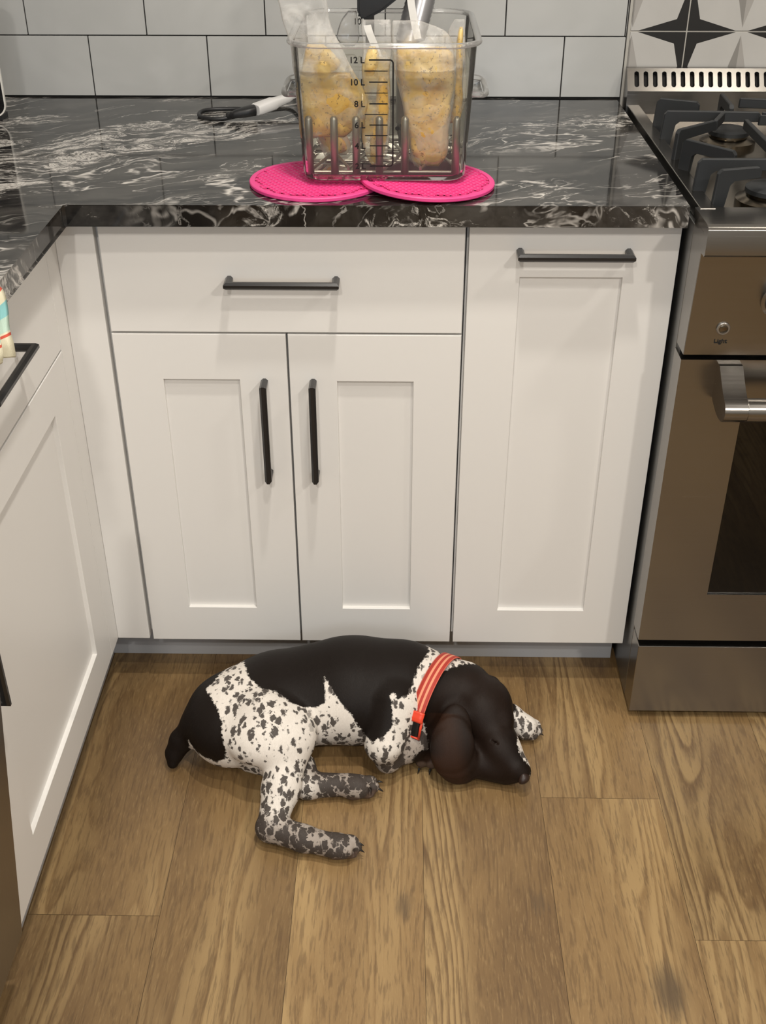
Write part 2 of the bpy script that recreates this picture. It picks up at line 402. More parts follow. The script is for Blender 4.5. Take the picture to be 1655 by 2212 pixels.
# floor planks
PW = .197
bm = bmesh.new(); lay = bm.loops.layers.color.new('plank')
box(bm, XL, XR, YF, YW, -.03, -.0012)
for f in bm.faces: f.material_index = 1
joints = {1: -.2855, 2: -.560, -3: -.530, 0: -1.02, -1: .31, -2: -.98, 3: .1, -4: -.2}
rr = random.Random(3)
ix = math.floor((XL-.05)/PW)
while .05+ix*PW < XR:
    x0, x1 = max(XL, .05+ix*PW), min(XR, .05+(ix+1)*PW)
    j = joints.get(ix, rr.uniform(-1, 0)); L = 1.42
    ys = [YF]+sorted([j+k*L for k in range(-4, 5) if YF < j+k*L < YW])+[YW]
    for a, b_ in zip(ys[:-1], ys[1:]):
        g = .0003
        f = bm.faces.new([bm.verts.new(p) for p in ((x0+g, a+g, 0), (x1-g, a+g, 0), (x1-g, b_-g, 0), (x0+g, b_-g, 0))])
        c = (rr.random(), rr.random(), rr.random(), 1)
        for l in f.loops: l[lay] = c
    ix += 1
floor = struct(obj('floor', bm, [WOOD, SEAM]))
def wall(name, *a, m=WALLP):
    return struct(obj(name, bx(*a), m))
wall('wall_left', XL-.1, XL, YF-.1, YW+.1, 0, CEIL)
wall('wall_right', XR, XR+.1, YF-.1, YW+.1, 0, CEIL)
# rear wall (behind the camera) with a window opening
bm = bmesh.new(); wx0, wx1, wz0, wz1 = -.6, .9, 1.0, 2.05
box(bm, XL, wx0, YF-.1, YF, 0, CEIL); box(bm, wx1, XR, YF-.1, YF, 0, CEIL)
box(bm, wx0, wx1, YF-.1, YF, 0, wz0); box(bm, wx0, wx1, YF-.1, YF, wz1, CEIL)
struct(obj('wall_front', bm, WALLP))
wf = bmesh.new()
for a in ((wx0, wx0+.05, wz0, wz1), (wx1-.05, wx1, wz0, wz1), (wx0, wx1, wz0, wz0+.05), (wx0, wx1, wz1-.05, wz1), ((wx0+wx1)/2-.02, (wx0+wx1)/2+.02, wz0, wz1)):
    box(wf, a[0], a[1], YF-.07, YF-.02, a[2], a[3])
struct(obj('window_1', wf, CEILP))
struct(obj('ceiling', bx(XL-.1, XR+.1, YF-.1, YW+.1, CEIL, CEIL+.1), CEILP))
# tiled back wall: dark and pale grout beds with every tile laid on them
bm = bmesh.new()
box(bm, XL-.1, XR+.1, YW+.004, YW+.12, 0, CEIL, mi=0)
TW, TH, TS, G = .2227, .1107, -.5818, .0011
XE = .4222
row = 0; z = ZC+.0026
zt = ZC+TH
while z < 1.60:
    k = -4
    while True:
        x0 = TS+(k-(.5 if row % 2 else 0))*TW; x1 = x0+TW; k += 1
        if x0 >= XE: break
        if x1 < XL: continue
        box(bm, max(x0+G, XL), min(x1-G, XE), YW, YW+.006, z, zt-G, bev=.0006, seg=1, mi=1)
    z = zt+G; zt += TH; row += 1
box(bm, XE+.002, XE+.0065, YW-.001, YW+.006, 0.9, 1.60, mi=3)          # mitre strip between the two tile fields
box(bm, XE+.0065, XR, YW+.0005, YW+.005, .80, 1.60, mi=3)
k = 0
nx0 = SX-PER*2
for i in range(0, 12):
    for j_ in range(-1, 4):
        x0, x1 = SX+(i-1)*PER, SX+i*PER; z0, z1 = SZ+(j_-1)*PER, SZ+j_*PER
        g = .0013
        x0 = max(x0+g, XE+.0075); x1 = min(x1-g, XR)
        if x1 <= x0: continue
        box(bm, x0, x1, YW-.001, YW+.004, z0+g, z1-g, bev=.0004, seg=1, mi=2)
box(bm, XL, XR, YW, YW+.005, 1.60, CEIL, mi=4)
wb = struct(obj('wall_back', bm, [GROUT, TILE, STAR, GROUTL, WALLP]))
# toe kicks
struct(obj('baseboard_back', bx(-.5422, .4175, .0773, .092, .0005, .105), KICK))
struct(obj('baseboard_left', bx(-.557, -.5425, -.632, .0773, .0005, .105), KICK))

# ================================================================ CEILING LIGHTS
def lamp(x, y, watts, r, i):
    e = empty('ceiling_light', (x, y, CEIL), ['round recessed ceiling light directly above the dog', 'round recessed ceiling light above the camera',
              'round recessed ceiling light near the rear window', 'round recessed ceiling light in the far right corner of the room', 'round recessed ceiling light in front of the range'][i], 'ceiling light')
    bm = bmesh.new(); n = 32
    loft(bm, [[(x+q*math.cos(2*PI*k/n), y+q*math.sin(2*PI*k/n), z) for k in range(n)] for q, z in ((r+.025, CEIL-.0005), (r+.022, CEIL-.008), (r+.003, CEIL-.010), (r+.003, CEIL-.003))], cap=False)
    obj('trim_ring', bm, CEILP, e, True)
    ld = bpy.data.lights.new('lamp', 'AREA'); ld.shape = 'DISK'; ld.size = 2*r; ld.energy = watts; ld.color = WARM
    lo = bpy.data.objects.new('lamp', ld); COL.objects.link(lo); lo.location = (x, y, CEIL-.012); lo.parent = e
    lo.matrix_parent_inverse = Matrix.Translation(-Vector((x, y, CEIL)))
for i, a in enumerate(LAMPS): lamp(*a, i)
ld = bpy.data.lights.new('hood_lamp', 'AREA'); ld.shape = 'RECTANGLE'; ld.size = .25; ld.size_y = .06; ld.energy = HOOD[3]; ld.color = (1, .93, .82)
lo = bpy.data.objects.new('hood_lamp', ld); COL.objects.link(lo); lo.location = HOOD[:3]
ld = bpy.data.lights.new('window_daylight', 'AREA'); ld.shape = 'RECTANGLE'; ld.size = 1.4; ld.size_y = .95; ld.energy = WINDOW_W; ld.color = (.80, .90, 1)
lo = bpy.data.objects.new('window_daylight', ld); COL.objects.link(lo); lo.location = (.15, YF-.12, 1.52); lo.rotation_euler = (PI/2, 0, 0)

# ================================================================ CABINETS
def handle(parent, p0, p1, out, s=.0055, d=.033, label=None):
    """squared bar pull with chamfered edges: two legs and a bar. p0,p1 on the door face, out = outward unit vector"""
    p0, p1, out = Vector(p0), Vector(p1), Vector(out); ax = (p1-p0).normalized(); side = ax.cross(out)
    bm = bmesh.new()
    def rod(a, b_, u, w):
        c = .4
        prof = [(1, c), (c, 1), (-c, 1), (-1, c), (-1, -c), (-c, -1), (c, -1), (1, -c)]
        loft(bm, [[q+u*x*s+w*y*s for x, y in prof] for q in (a, b_)])
    c = d-s
    # one continuous profile swept round the two square corners (mitred)
    path = [p0+ax*s, p0+ax*s+out*c, p1-ax*s+out*c, p1-ax*s]
    prof = [(1, .4), (.4, 1), (-.4, 1), (-1, .4), (-1, -.4), (-.4, -1), (.4, -1), (1, -.4)]
    rings = []
    for i, q in enumerate(path):
        if i == 0: u = ax*-1
        elif i == 1: u = (out-ax)
        elif i == 2: u = (out+ax)
        else: u = ax
        rings.append([q+u*x*s+side*y*s for x, y in prof])
    loft(bm, rings)
    o = obj('handle', bm, BLACKM, parent)
    if label: o['label'] = label
    return o
def shaker(x0, x1, z0, z1, px0, px1, pz0, pz1, y=0.0, t=.019, rec=.0075):
    """door slab facing -y with a recessed flat panel"""
    bm = bmesh.new(); b_ = .0008
    def q(pts): return bm.faces.new([bm.verts.new(p) for p in pts])
    O = [(x0, z0), (x1, z0), (x1, z1), (x0, z1)]; I = [(px0, pz0), (px1, pz0), (px1, pz1), (px0, pz1)]
    for i in range(4):
        j = (i+1) % 4
        q([(O[i][0], y, O[i][1]), (O[j][0], y, O[j][1]), (I[j][0], y, I[j][1]), (I[i][0], y, I[i][1])])
        q([(I[i][0], y, I[i][1]), (I[j][0], y, I[j][1]), (I[j][0], y+rec, I[j][1]), (I[i][0], y+rec, I[i][1])])
        q([(O[j][0], y, O[j][1]), (O[i][0], y, O[i][1]), (O[i][0], y+t, O[i][1]), (O[j][0], y+t, O[j][1])])
    q([(p[0], y+rec, p[1]) for p in I]); q([(p[0], y+t, p[1]) for p in O[::-1]])
    bmesh.ops.remove_doubles(bm, verts=bm.verts, dist=1e-6)
    bmesh.ops.recalc_face_normals(bm, faces=bm.faces)
    es = [e for e in bm.edges if all(abs(v.co.y-y) < 1e-6 for v in e.verts) and len(e.link_faces) == 2 and abs(e.link_faces[0].normal.dot(e.link_faces[1].normal)) < .5]
    bmesh.ops.bevel(bm, geom=es, offset=b_, segments=2, profile=.5, affect='EDGES')
    return bm
ZS = .7041; ZB = .0984; ZD = .8815
A, Bx, Cx, MX = -.4472, .1065, .4181, -.169
# two-door base cabinet
cab = empty('base_cabinet', (-.17, .3, 0), 'white two-door base cabinet with a wide top drawer, behind the sleeping dog', 'cabinet')
bm = bmesh.new(); box(bm, -.4495, .1038, .0205, .58, .1055, .8835, bev=.001)
obj('body', bm, PAINT, cab)
obj('filler_panel', bx(-.50670, -.4478, .0015, .0200, ZB, ZD, bev=.0012), PAINT, cab)
dr = obj('drawer', bx(-.4408, .1018, 0, .019, ZS+.0016, ZD, bev=.0012), PAINT, cab)
handle(dr, (-.2565, 0, .792), (-.0845, 0, .792), (0, -1, 0))
d1 = obj('door', shaker(-.4408, MX-.0017, ZB, ZS-.0016, -.3680, -.2468, .1728, .6248), PAINT, cab)
handle(d1, (-.2075, 0, .4515), (-.2075, 0, .6275), (0, -1, 0))
d2 = obj('door', shaker(MX+.0017, .1018, ZB, ZS-.0016, -.0920, .0287, .1728, .6228), PAINT, cab)
handle(d2, (-.1302, 0, .4515), (-.1302, 0, .6275), (0, -1, 0))
# pull-out cabinet
cab = empty('pull_out_cabinet', (.26, .3, 0), 'narrow white cabinet with one tall pull-out front, beside the range', 'cabinet')
obj('body', bx(.1052, .4155, .0205, .58, .1055, .8835, bev=.001), PAINT, cab)
d3 = obj('door', shaker(.1078, Cx, ZB, ZD, .1855, .3394, .1722, .7974), PAINT, cab)
handle(d3, (.1780, 0, .8375), (.3495, 0, .8375), (0, -1, 0))
# left run: built facing -y then turned to face +x
LX = -.5068
cab = empty('corner_cabinet', (-.8, -.3, 0), 'white cabinet on the left wall side with one drawer and one tall door', 'cabinet')
obj('body', bx(-1.10, LX-.0205, -.632, .30, .1055, .8835, bev=.001), PAINT, cab)
obj('filler_panel', bx(LX-.019, LX, -.0485, .0205, ZB, ZD, bev=.0003, seg=1), PAINT, cab)
def rot_x(bm):   # (x, y, z) facing -y  ->  facing +x : x' = LX - y ; y' = x
    for v in bm.verts:
        x, y, z_ = v.co; v.co = (LX-y, x, z_)
    return bm
bm = bmesh.new(); box(bm, -.6305, -.0495, 0, .019, ZS-.006, ZD, bev=.0012); 
dr = obj('drawer', rot_x(bm), PAINT, cab)
handle(dr, (LX, -.412, .789), (LX, -.240, .789), (1, 0, 0))
dl = obj('door', rot_x(shaker(-.6305, -.0495, ZB, ZS-.0095, -.525, -.127, .167, .6255)), PAINT, cab)
handle(dl, (LX, -.5715, .4525), (LX, -.5715, .63), (1, 0, 0))

# ================================================================ COUNTERTOP
bm = bmesh.new()
ce = .0345; xe = .4165; lx = LX+.0295
prof = [(XL+.001, YW-.001), (xe, YW-.001), (xe, -ce), (lx+.004, -ce), (lx, -ce-.004), (lx, -1.30), (XL+.001, -1.30)]
fs = prism(bm, prof, 'z', CB, ZC)
es = [e for e in bm.edges if abs(e.verts[0].co.z-e.verts[1].co.z) < 1e-6 and max(v.co.y for v in e.verts) < .6]
bmesh.ops.bevel(bm, geom=es, offset=.0035, segments=3, profile=.5, affect='EDGES')
tag(obj('countertop', bm, GRAN, None, angle=40), 'glossy black granite countertop with white veins running round the corner', 'countertop')

# ================================================================ DISHWASHER, ajar at the left edge
dw = empty('dishwasher', (-.8, -.95, 0), 'stainless dishwasher at the left edge with its door slightly ajar', 'dishwasher')
obj('tub', bx(-1.10, -.545, -1.235, -.645, .02, .880, bev=.002), SHEET, dw)
bm = bmesh.new(); box(bm, -.022, 0, -1.235, -.6385, 0, .755, bev=.002)
bm.transform(Matrix.Translation((-.5003, 0, .102)) @ Matrix.Rotation(math.radians(6.3), 4, 'Y'))
obj('door', bm, STEELV, dw)

# ================================================================ RANGE
RX0, RX1 = .4242, 1.186
rg = empty('range', (.8, .25, 0), 'stainless steel gas range standing right of the white cabinets', 'range')
bm = bmesh.new(); box(bm, RX0, RX1, -.038, .57, .012, .893, bev=.001)
for fx in (RX0+.05, RX1-.05):
    for fy in (0.02, .5): box(bm, fx-.02, fx+.02, fy-.02, fy+.02, 0.0, .013)
obj('body', bm, SHEET, rg)
# cooktop pan: raised side rims, sunk well
CT = .922
pixel_fit(1.0084, .0014, .030)
bm = bmesh.new()
box(bm, RX0, RX0+.023, -.068, .562, .905, CT+.004, bev=.0015)
box(bm, RX1-.023, RX1, -.068, .562, .905, CT+.004, bev=.0015)
box(bm, RX0+.023, RX1-.023, -.066, -.058, .905, CT+.002); 
obj('cooktop_rim', bm, STEEL, rg)
obj('cooktop', bx(RX0+.0235, RX1-.0235, -.0575, .562, .905, CT-.012, bev=.001), STEELD, rg)
pixel_fit()
# bullnose front rail
bm = bmesh.new()
prof = [(-.0285, .9000), (-.0285, .9140), (-.0655, .9148)]+[(-.103-.014*math.sin(t), .9085-.0*0+(.0060)*math.cos(t)) for t in [k*PI/2/6 for k in range(7)]]+[(-.117, .8745), (-.1135, .8712), (-.094, .8712), (-.094, .9000)]
prism(bm, prof, 'x', RX0, RX1)
obj('front_rail', bm, STEEL, rg, angle=35)
# control panel
bm = bmesh.new()
prism(bm, [(-.0385, .9), (-.0385, .7105), (-.084, .7105), (-.096, .8705), (-.093, .9)], 'x', RX0+.0003, RX1)
bmesh.ops.bevel(bm, geom=list(bm.edges), offset=.0008, segments=1, affect='EDGES')
cp = obj('control_panel', bm, STEEL, rg)
ny = Vector((0, -.160, -.012)).normalized()   # panel leans: outward normal
def disc_on_panel(name, cx, cz, profile, mat, parent, n=40):
    y0 = -.084-(cz-.7105)/(.16)*.012
    o = Vector((cx, y0, cz)); a = Vector((0, -1, -.075)).normalized(); u = Vector((1, 0, 0)); w = a.cross(u)
    bm = bmesh.new()
    loft(bm, [[o+a*h+(u*math.cos(2*PI*k/n)+w*math.sin(2*PI*k/n))*r for k in range(n)] for r, h in profile])
    return obj(name, bm, mat, parent, angle=40)
bt = disc_on_panel('light_button', .4755, .7545, [(.0098, -.001), (.0098, .0022), (.0088, .0032), (.0068, .0032), (.0066, .0016)], CHROME, rg)
disc_on_panel('button_cap', .4755, .7545, [(.0062, -.001), (.0062, .0022), (.0052, .0028)], STEELD, bt)
for k in range(6):
    kb = disc_on_panel('knob', .547+k*.113, .800, [(.026, -.001), (.026, .004), (.0215, .006), (.0205, .028), (.0185, .032)], STEEL, rg)
rm = Matrix.Rotation(PI/2-.075, 4, 'X')
text_mesh('Light', .0098, Vector((.4655, -.0863, .7310)), rm, TXT, rg, 'lettering')
# vent slot under the control panel
bm = bmesh.new(); box(bm, RX0+.001, RX1, -.060, -.0385, .700, .7105)
obj('vent_gap', bm, BLACKP, rg)
for k in range(12): obj('vent_louvre', bx(.472+k*.053, .472+k*.053+.018, -.0625, -.0602, .7028, .7058), STEELD, rg)
# oven door
DX0 = .4225; wx_0, wx_1, wz_0, wz_1 = .5262, 1.10, .2735, .6300
DF = -.0850
bm = bmesh.new()
zt_, zb_ = .7035, .1755
def fr(a): box(bm, *a)
box(bm, DX0, wx_0, DF, -.0400, zb_, zt_); box(bm, wx_1, RX1, DF, -.0400, zb_, zt_)
box(bm, wx_0, wx_1, DF, -.0400, zb_, wz_0); box(bm, wx_0, wx_1, DF, -.0400, wz_1, zt_)
bmesh.ops.remove_doubles(bm, verts=bm.verts, dist=1e-6)
od = obj('oven_door', bm, STEEL, rg)
obj('window_glass', bx(wx_0+.0005, wx_1-.0005, DF+.0035, DF+.0065, wz_0+.0005, wz_1-.0005), OVENGL, od)
bm = bmesh.new(); box(bm, wx_0+.001, wx_1-.001, -.0425, -.0405, wz_0+.001, wz_1-.001)
obj('inner_liner', bm, BLACKP, od)
bm = bmesh.new()
for zz in (.335, .405, .41): tube(bm, [(.572, -.060, zz), (1.06, -.060, zz)], .0012, 6)
for zz, h in ((.318, .022),): box(bm, .566, 1.06, -.062, -.056, zz-h, zz-h+.001); box(bm, .566, 1.06, -.062, -.056, zz, zz+.001)
obj('oven_rack', bm, CHROME, rg)
# handle: two swept brackets and a bar
def bracket(bx0):
    hd = bmesh.new()
    prof = [(DF+.001, .7000), (DF+.001, .6450)]+bez((DF-.005, .640), (-.115, .632), (-.128, .6285), (-.150, .6345), 8)+[(-.1600+.0, .6440), (-.1625, .6520), (-.1600, .6600), (-.1535, .6660)]+bez((-.146, .669), (-.130, .675), (-.112, .690), (-.098, .7000), 8)
    prism(hd, prof, 'x', bx0, bx0+.034)
    return obj('handle_bracket', hd, STEEL, hb, angle=35)
bm = bmesh.new(); tube(bm, [(.5401, -.1455, .6515), (1.0799, -.1455, .6515)], .0148, 28)
hb = obj('oven_handle', bm, STEEL, rg, angle=40)
bracket(.4770); bracket(1.10)
for xa in (.511, 1.08):
    bm = bmesh.new(); tube(bm, [(xa, -.1455, .6515), (xa+.0285, -.1455, .6515)], .0175, 28); obj('handle_collar', bm, STEEL, hb, angle=40)
# dark gap and drawer
obj('drawer_gap', bx(RX0+.001, RX1, -.066, -.0385, .1640, .1750), BLACKP, rg)
dw_ = obj('warming_drawer', bx(RX0, RX1, -.0880, -.0390, .0150, .1635, bev=.0012), STEEL, rg)
# back guard with the row of slots
bm = bmesh.new()
y_t, z_t, y_b, z_b = .6130, .9755, .5850, .9400
nslot = 43; sp0 = .4402; pitch = .01718
tvec = Vector((0, y_t-y_b, z_t-z_b)); Lh = tvec.length
def gp(x, t): return (x, y_b+(y_t-y_b)*t, z_b+(z_t-z_b)*t)
def q(pts): return bm.faces.new([bm.verts.new(p) for p in pts])
hw = .0043; s0, s1 = .18, .86; rc = hw/Lh*.9
q([gp(RX0+.003, 0), gp(RX1, 0), gp(RX1, .06), gp(RX0+.003, .06)]); q([gp(RX0+.003, .97), gp(RX1, .97), gp(RX1, 1), gp(RX0+.003, 1)])
edges_x = [RX0+.003]
for k in range(nslot):
    cx = sp0+k*pitch+.0045; x0 = RX0+.003 if k == 0 else cx-pitch/2; x1 = cx+pitch/2 if k < nslot-1 else RX1
    x1 = min(x1, RX1)
    ring = [(cx+hw*math.cos(a), s1-rc+rc*math.sin(a)) for a in [PI*i/8 for i in range(9)]]+[(cx+hw*math.cos(a), s0+rc+rc*math.sin(a)) for a in [PI+PI*i/8 for i in range(9)]]
    outer = []
    for (x, t) in ring:   # matching outer ring on the cell border
        up = t > .5
        fx = (x-cx)/hw
        outer.append((x1 if fx > .99 else x0 if fx < -.99 else cx+fx*(x1-cx if fx > 0 else cx-x0), .97 if up else .06))
    outer[0] = (x1, .97); outer[8] = (x0, .97); outer[9] = (x0, .06); outer[17] = (x1, .06)
    n = len(ring); nv = tvec.cross(Vector((1, 0, 0))).normalized()*.013
    V = [bm.verts.new(gp(*p)) for p in ring]; O_ = [bm.verts.new(gp(*p)) for p in outer]
    Dp = [bm.verts.new(Vector(gp(*p))-(-nv if nv.y > 0 else nv)) for p in ring]
    for i in range(n):
        j = (i+1) % n
        try: bm.faces.new((O_[i], O_[j], V[j], V[i]))
        except ValueError: pass
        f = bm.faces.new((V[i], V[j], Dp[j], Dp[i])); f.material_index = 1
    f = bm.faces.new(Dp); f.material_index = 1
q([gp(RX0+.003, 0), gp(RX1, 0), (RX1, .5820, .8940), (RX0+.003, .5820, .8940)])
q([gp(RX0+.003, 1), gp(RX1, 1), (RX1, .626, .9755), (RX0+.003, .626, .9755)])
q([(RX0+.003, .5820, .894), gp(RX0+.003, 0), gp(RX0+.003, 1), (RX0+.003, .626, .9755), (RX0+.003, .626, .894)])
bmesh.ops.remove_doubles(bm, verts=bm.verts, dist=1e-6)
obj('backguard', bm, [STEEL, GROUT], rg)  # slot walls and floors coloured near-black to stand for shade inside them
# burners
pixel_fit(1.0084, .0014, .030)
def burner(x, y, r):
    bm = bmesh.new(); n = 40
    loft(bm, [[(x+q_*math.cos(2*PI*k/n), y+q_*math.sin(2*PI*k/n), z_) for k in range(n)] for q_, z_ in ((r+.012, CT-.0125), (r+.012, CT-.004), (r-.002, CT+.002), (r-.002, CT+.006))])
    b_ = obj('burner', bm, STEELD, rg, angle=35)
    bm = bmesh.new()
    loft(bm, [[(x+q_*math.cos(2*PI*k/n), y+q_*math.sin(2*PI*k/n), z_) for k in range(n)] for q_, z_ in ((r, CT+.0062), (r, CT+.0125), (r-.004, CT+.015))])
    obj('burner_cap', bm, IRON, b_, angle=35)
for bxx, byy, r in ((.545, -.006+.01, .040), (.560, .335, .034), (.80, .17, .045), (1.05, .01, .04), (1.05, .335, .034)): burner(bxx, byy, r)
# cast-iron grates: plates standing on feet
GT = .972
def finger(bm, x0, y0, x1, y1, foot0=True, foot1=False, th=.0075, h=.016, slope=0.0):
    a, b_ = Vector((x0, y0, 0)), Vector((x1, y1, 0)); d = b_-a; L = d.length; d.normalize(); s = Vector((-d.y, d.x, 0))*th/2
    c = .006
    pr_ = []
    z1 = GT-slope
    if foot0: pr_ += [(-.004, CT-.0118), (0.0, GT-c), (c, GT)]
    else: pr_ += [(0, GT-h), (0, GT-c*.3), (c*.3, GT)]
    if foot1: pr_ += [(L-c, z1), (L, z1-c), (L+.004, CT-.0118), (L-.013, CT-.0118), (L-.017, z1-h-.006), (L-.024, z1-h)]
    else: pr_ += [(L-c, z1), (L, z1-c), (L, z1-h)]
    if foot0: pr_ += [(.026, GT-h), (.019, GT-h-.006), (.015, CT-.0118)]
    V1 = [bm.verts.new(a+d*t+s+Vector((0, 0, z_))) for t, z_ in pr_]; V2 = [bm.verts.new(a+d*t-s+Vector((0, 0, z_))) for t, z_ in pr_]
    bm.faces.new(V1); bm.faces.new(V2[::-1])
    for i in range(len(pr_)):
        j = (i+1) % len(pr_); bm.faces.new((V1[j], V1[i], V2[i], V2[j]))
def grate(xs):
    bm = bmesh.new()
    def F(a, b_, c, d, **k): finger(bm, xs(a), b_, xs(c), d, **k)
    F(.447, .400, .514, .372); F(.4415, .309, .600, .300, foot1=False)
    F(.437, .182, .511, .245); F(.511, .245, .5363, .300, foot0=False)
    F(.437, .130, .4987, .057); F(.434, .0175, .600, .0187)
    F(.4495, -.0396, .5147, -.022); F(.5669, .440, .562, .345)
    F(.5617, .2515, .5605, .0700, foot0=False); F(.590, .2777, .665, .2780, foot0=False); F(.588, .400, .665, .390, foot0=False)
    F(.665, .440, .665, -.045, foot1=True); F(.600, .300, .665, .280, foot0=False); F(.600, .0187, .665, .019, foot0=False)
    F(.615, -.035, .665, -.045, foot0=False); F(.5605, .07, .5605, .057, foot0=False)
    bmesh.ops.bevel(bm, geom=[e for e in bm.edges if e.calc_length() > .009], offset=.0012, segments=1, affect='EDGES')
    return bm
obj('grate', grate(lambda x: x), IRON, rg)
obj('grate', grate(lambda x: 1.345-x), IRON, rg)
for o_ in list(bpy.data.objects):
    if o_.name == 'grate.001': 
        o_.location.x += .265
        o_.location.x -= .0
        break

pixel_fit()
# ================================================================ PINK MATS
pixel_fit(1.0140, .0003, .0331)
def trivet(cx, cy, zb, tilt, label):
    R_, T = .099, .006
    bm = bmesh.new(); n = 72
    loft(bm, [[(q_*math.cos(2*PI*k/n), q_*math.sin(2*PI*k/n), z_) for k in range(n)] for q_, z_ in ((R_-.0012, 0), (R_, .0012), (R_, T-.0012), (R_-.0012, T), (R_-.008, T), (R_-.0085, T-.0018), (.001, T-.0018))])
    # honeycomb ribs filling the rim
    s = .0052; hgt = T
    import itertools
    rows = int(R_/(s*1.5))+1
    seen = set()
    for j in range(-rows, rows+1):
        for i in range(-30, 31):
            hx = (i+(.5 if j % 2 else 0))*s*math.sqrt(3); hy = j*s*1.5
            if math.hypot(hx, hy) > R_-.0125: continue
            pts = [(hx+s*math.cos(PI/6+PI/3*k), hy+s*math.sin(PI/6+PI/3*k)) for k in range(6)]
            ins = [(hx+(s-.0015)*math.cos(PI/6+PI/3*k), hy+(s-.0015)*math.sin(PI/6+PI/3*k)) for k in range(6)]
            P = [bm.verts.new((p[0], p[1], hgt)) for p in pts]; Q = [bm.verts.new((p[0], p[1], hgt)) for p in ins]; D_ = [bm.verts.new((p[0], p[1], hgt-.0022)) for p in ins]
            for k in range(6):
                m_ = (k+1) % 6
                bm.faces.new((P[k], P[m_], Q[m_], Q[k])); bm.faces.new((Q[k], Q[m_], D_[m_], D_[k]))
    ml = bpy.data.meshes.new('round_mat')
    bmesh.ops.scale(bm, vec=(1.014,)*3, verts=bm.verts)
    bm.to_mesh(ml); bm.free()
    o = link('round_mat', ml, PINK)
    o.location = PIXEL_FIT @ Vector((cx, cy, zb)); o.rotation_euler = (0, tilt, 0)
    return tag(o, label, 'mat')
ZM = .9266
trivet(-.119, .043, ZM+.0002, 0, 'round pink honeycomb silicone mat under the left half of the container')
trivet(.0445, .032, ZM+.0047, .045, 'round pink honeycomb silicone mat under the right half of the container, overlapping the other')

# ================================================================ WATER CONTAINER
CX = -.0185; ZB0 = ZM+.0135; ZR = 1.1275
def wall_y(z): return .002-(z-.94)/.187*.017
def rrect(x0, x1, y0, y1, r, z, n=7):
    pts = []
    for cx, cy, a0 in ((x1-r, y1-r, 0), (x0+r, y1-r, PI/2), (x0+r, y0+r, PI), (x1-r, y0+r, 1.5*PI)):
        pts += [(cx+r*math.cos(a0+PI/2*k/n), cy+r*math.sin(a0+PI/2*k/n), z) for k in range(n+1)]
    return pts
def sec(t, off=0.0, z=None):
    """container cross-section at height fraction t, moved outward by off"""
    zz = ZB0+(ZR-ZB0)*t if z is None else z
    hw_ = .1175+.0105*t+off
    return rrect(CX-hw_, CX+hw_, .002-.017*t-off, .262+.010*t+off, .028+.012*t+off, zz)
ct = empty('food_container', (CX, .13, ZB0), 'large clear square plastic container of water holding bags of marinated chicken', 'container')
bm = bmesh.new()
loft(bm, [sec(0, -.010, ZB0), sec(.01, -.003, ZB0+.001), sec(.04, 0, ZB0+.006)]+[sec(t) for t in (.3, .6, .9, .985)]+[sec(.985, -.0022)]+[sec(t, -.0022) for t in (.6, .3, .05)]+[sec(.03, -.010, ZB0+.004)])
obj('tub', bm, CLEAR, ct, angle=50)
bm = bmesh.new()
rs = []
for a in range(10):
    th = 2*PI*a/10; rs.append(sec(1, .0022+.0048*math.cos(th), ZR+.0038*math.sin(th)))
rs.append(rs[0]); loft(bm, rs, cap=False)
obj('rim', bm, CLEARR, ct, True)
for sgn in (-1, 1):
    bm = bmesh.new(); hx = CX+sgn*.1235
    path = cr([(hx, .07, 1.047), (hx+sgn*.022, .078, 1.0455), (hx+sgn*.0245, .13, 1.0455), (hx+sgn*.022, .182, 1.0455), (hx, .19, 1.047)], 6)
    tube(bm, path, .0042, 10)
    loft(bm, [[(hx, .075, 1.0405), (hx+sgn*.020, .083, 1.0405), (hx+sgn*.020, .177, 1.0405), (hx, .185, 1.0405)], [(hx, .075, 1.0425), (hx+sgn*.020, .083, 1.0425), (hx+sgn*.020, .177, 1.0425), (hx, .185, 1.0425)]])
    obj('handle', bm, CLEARR, ct, True)
# printed scale on the front wall
sc = bmesh.new()
lev = [1.1094+(.963-1.1094)*k/10 for k in range(11)]
YO = -.0006
def mark(x0, x1, z0, z1):
    zs = (z0, z1); pts = [(x0, wall_y(z0)+YO, z0), (x1, wall_y(z0)+YO, z0), (x1, wall_y(z1)+YO, z1), (x0, wall_y(z1)+YO, z1)]
    sc.faces.new([sc.verts.new(p) for p in pts])
for k, z_ in enumerate(lev):
    h = .0009 if k % 2 == 0 else .0006
    if k in (0, 10): mark(-.0388, -.0105, z_-.0010, z_+.0010)
    else: mark(-.0388 if k % 2 == 0 else -.0452, -.0134, z_-h, z_+h)
mark(-.0070, -.0048, lev[10]+.005, lev[0]-.005)
for (cz, sg) in ((lev[0]-.005, 1), (lev[10]+.005, -1)):
    pr0 = None
    for k in range(7):
        a = PI/2*k/6; o1 = (-.0105+.0057*math.sin(a), cz+sg*.006*math.cos(a)); o2 = (-.0105+.0035*math.sin(a), cz+sg*.004*math.cos(a))
        if pr0: sc.faces.new([sc.verts.new((p[0], wall_y(p[1])+YO, p[1])) for p in (pr0[0], o1, o2, pr0[1])])
        pr0 = (o1, o2)
n = 20; sc.faces.new([sc.verts.new((.0003+.0032*math.cos(2*PI*k/n), wall_y(1.017)+YO, 1.017+.0030*math.sin(2*PI*k/n))) for k in range(n)])
obj('printed_scale', sc, TXT, ct)
rm = Matrix.Rotation(PI/2+.091, 4, 'X')
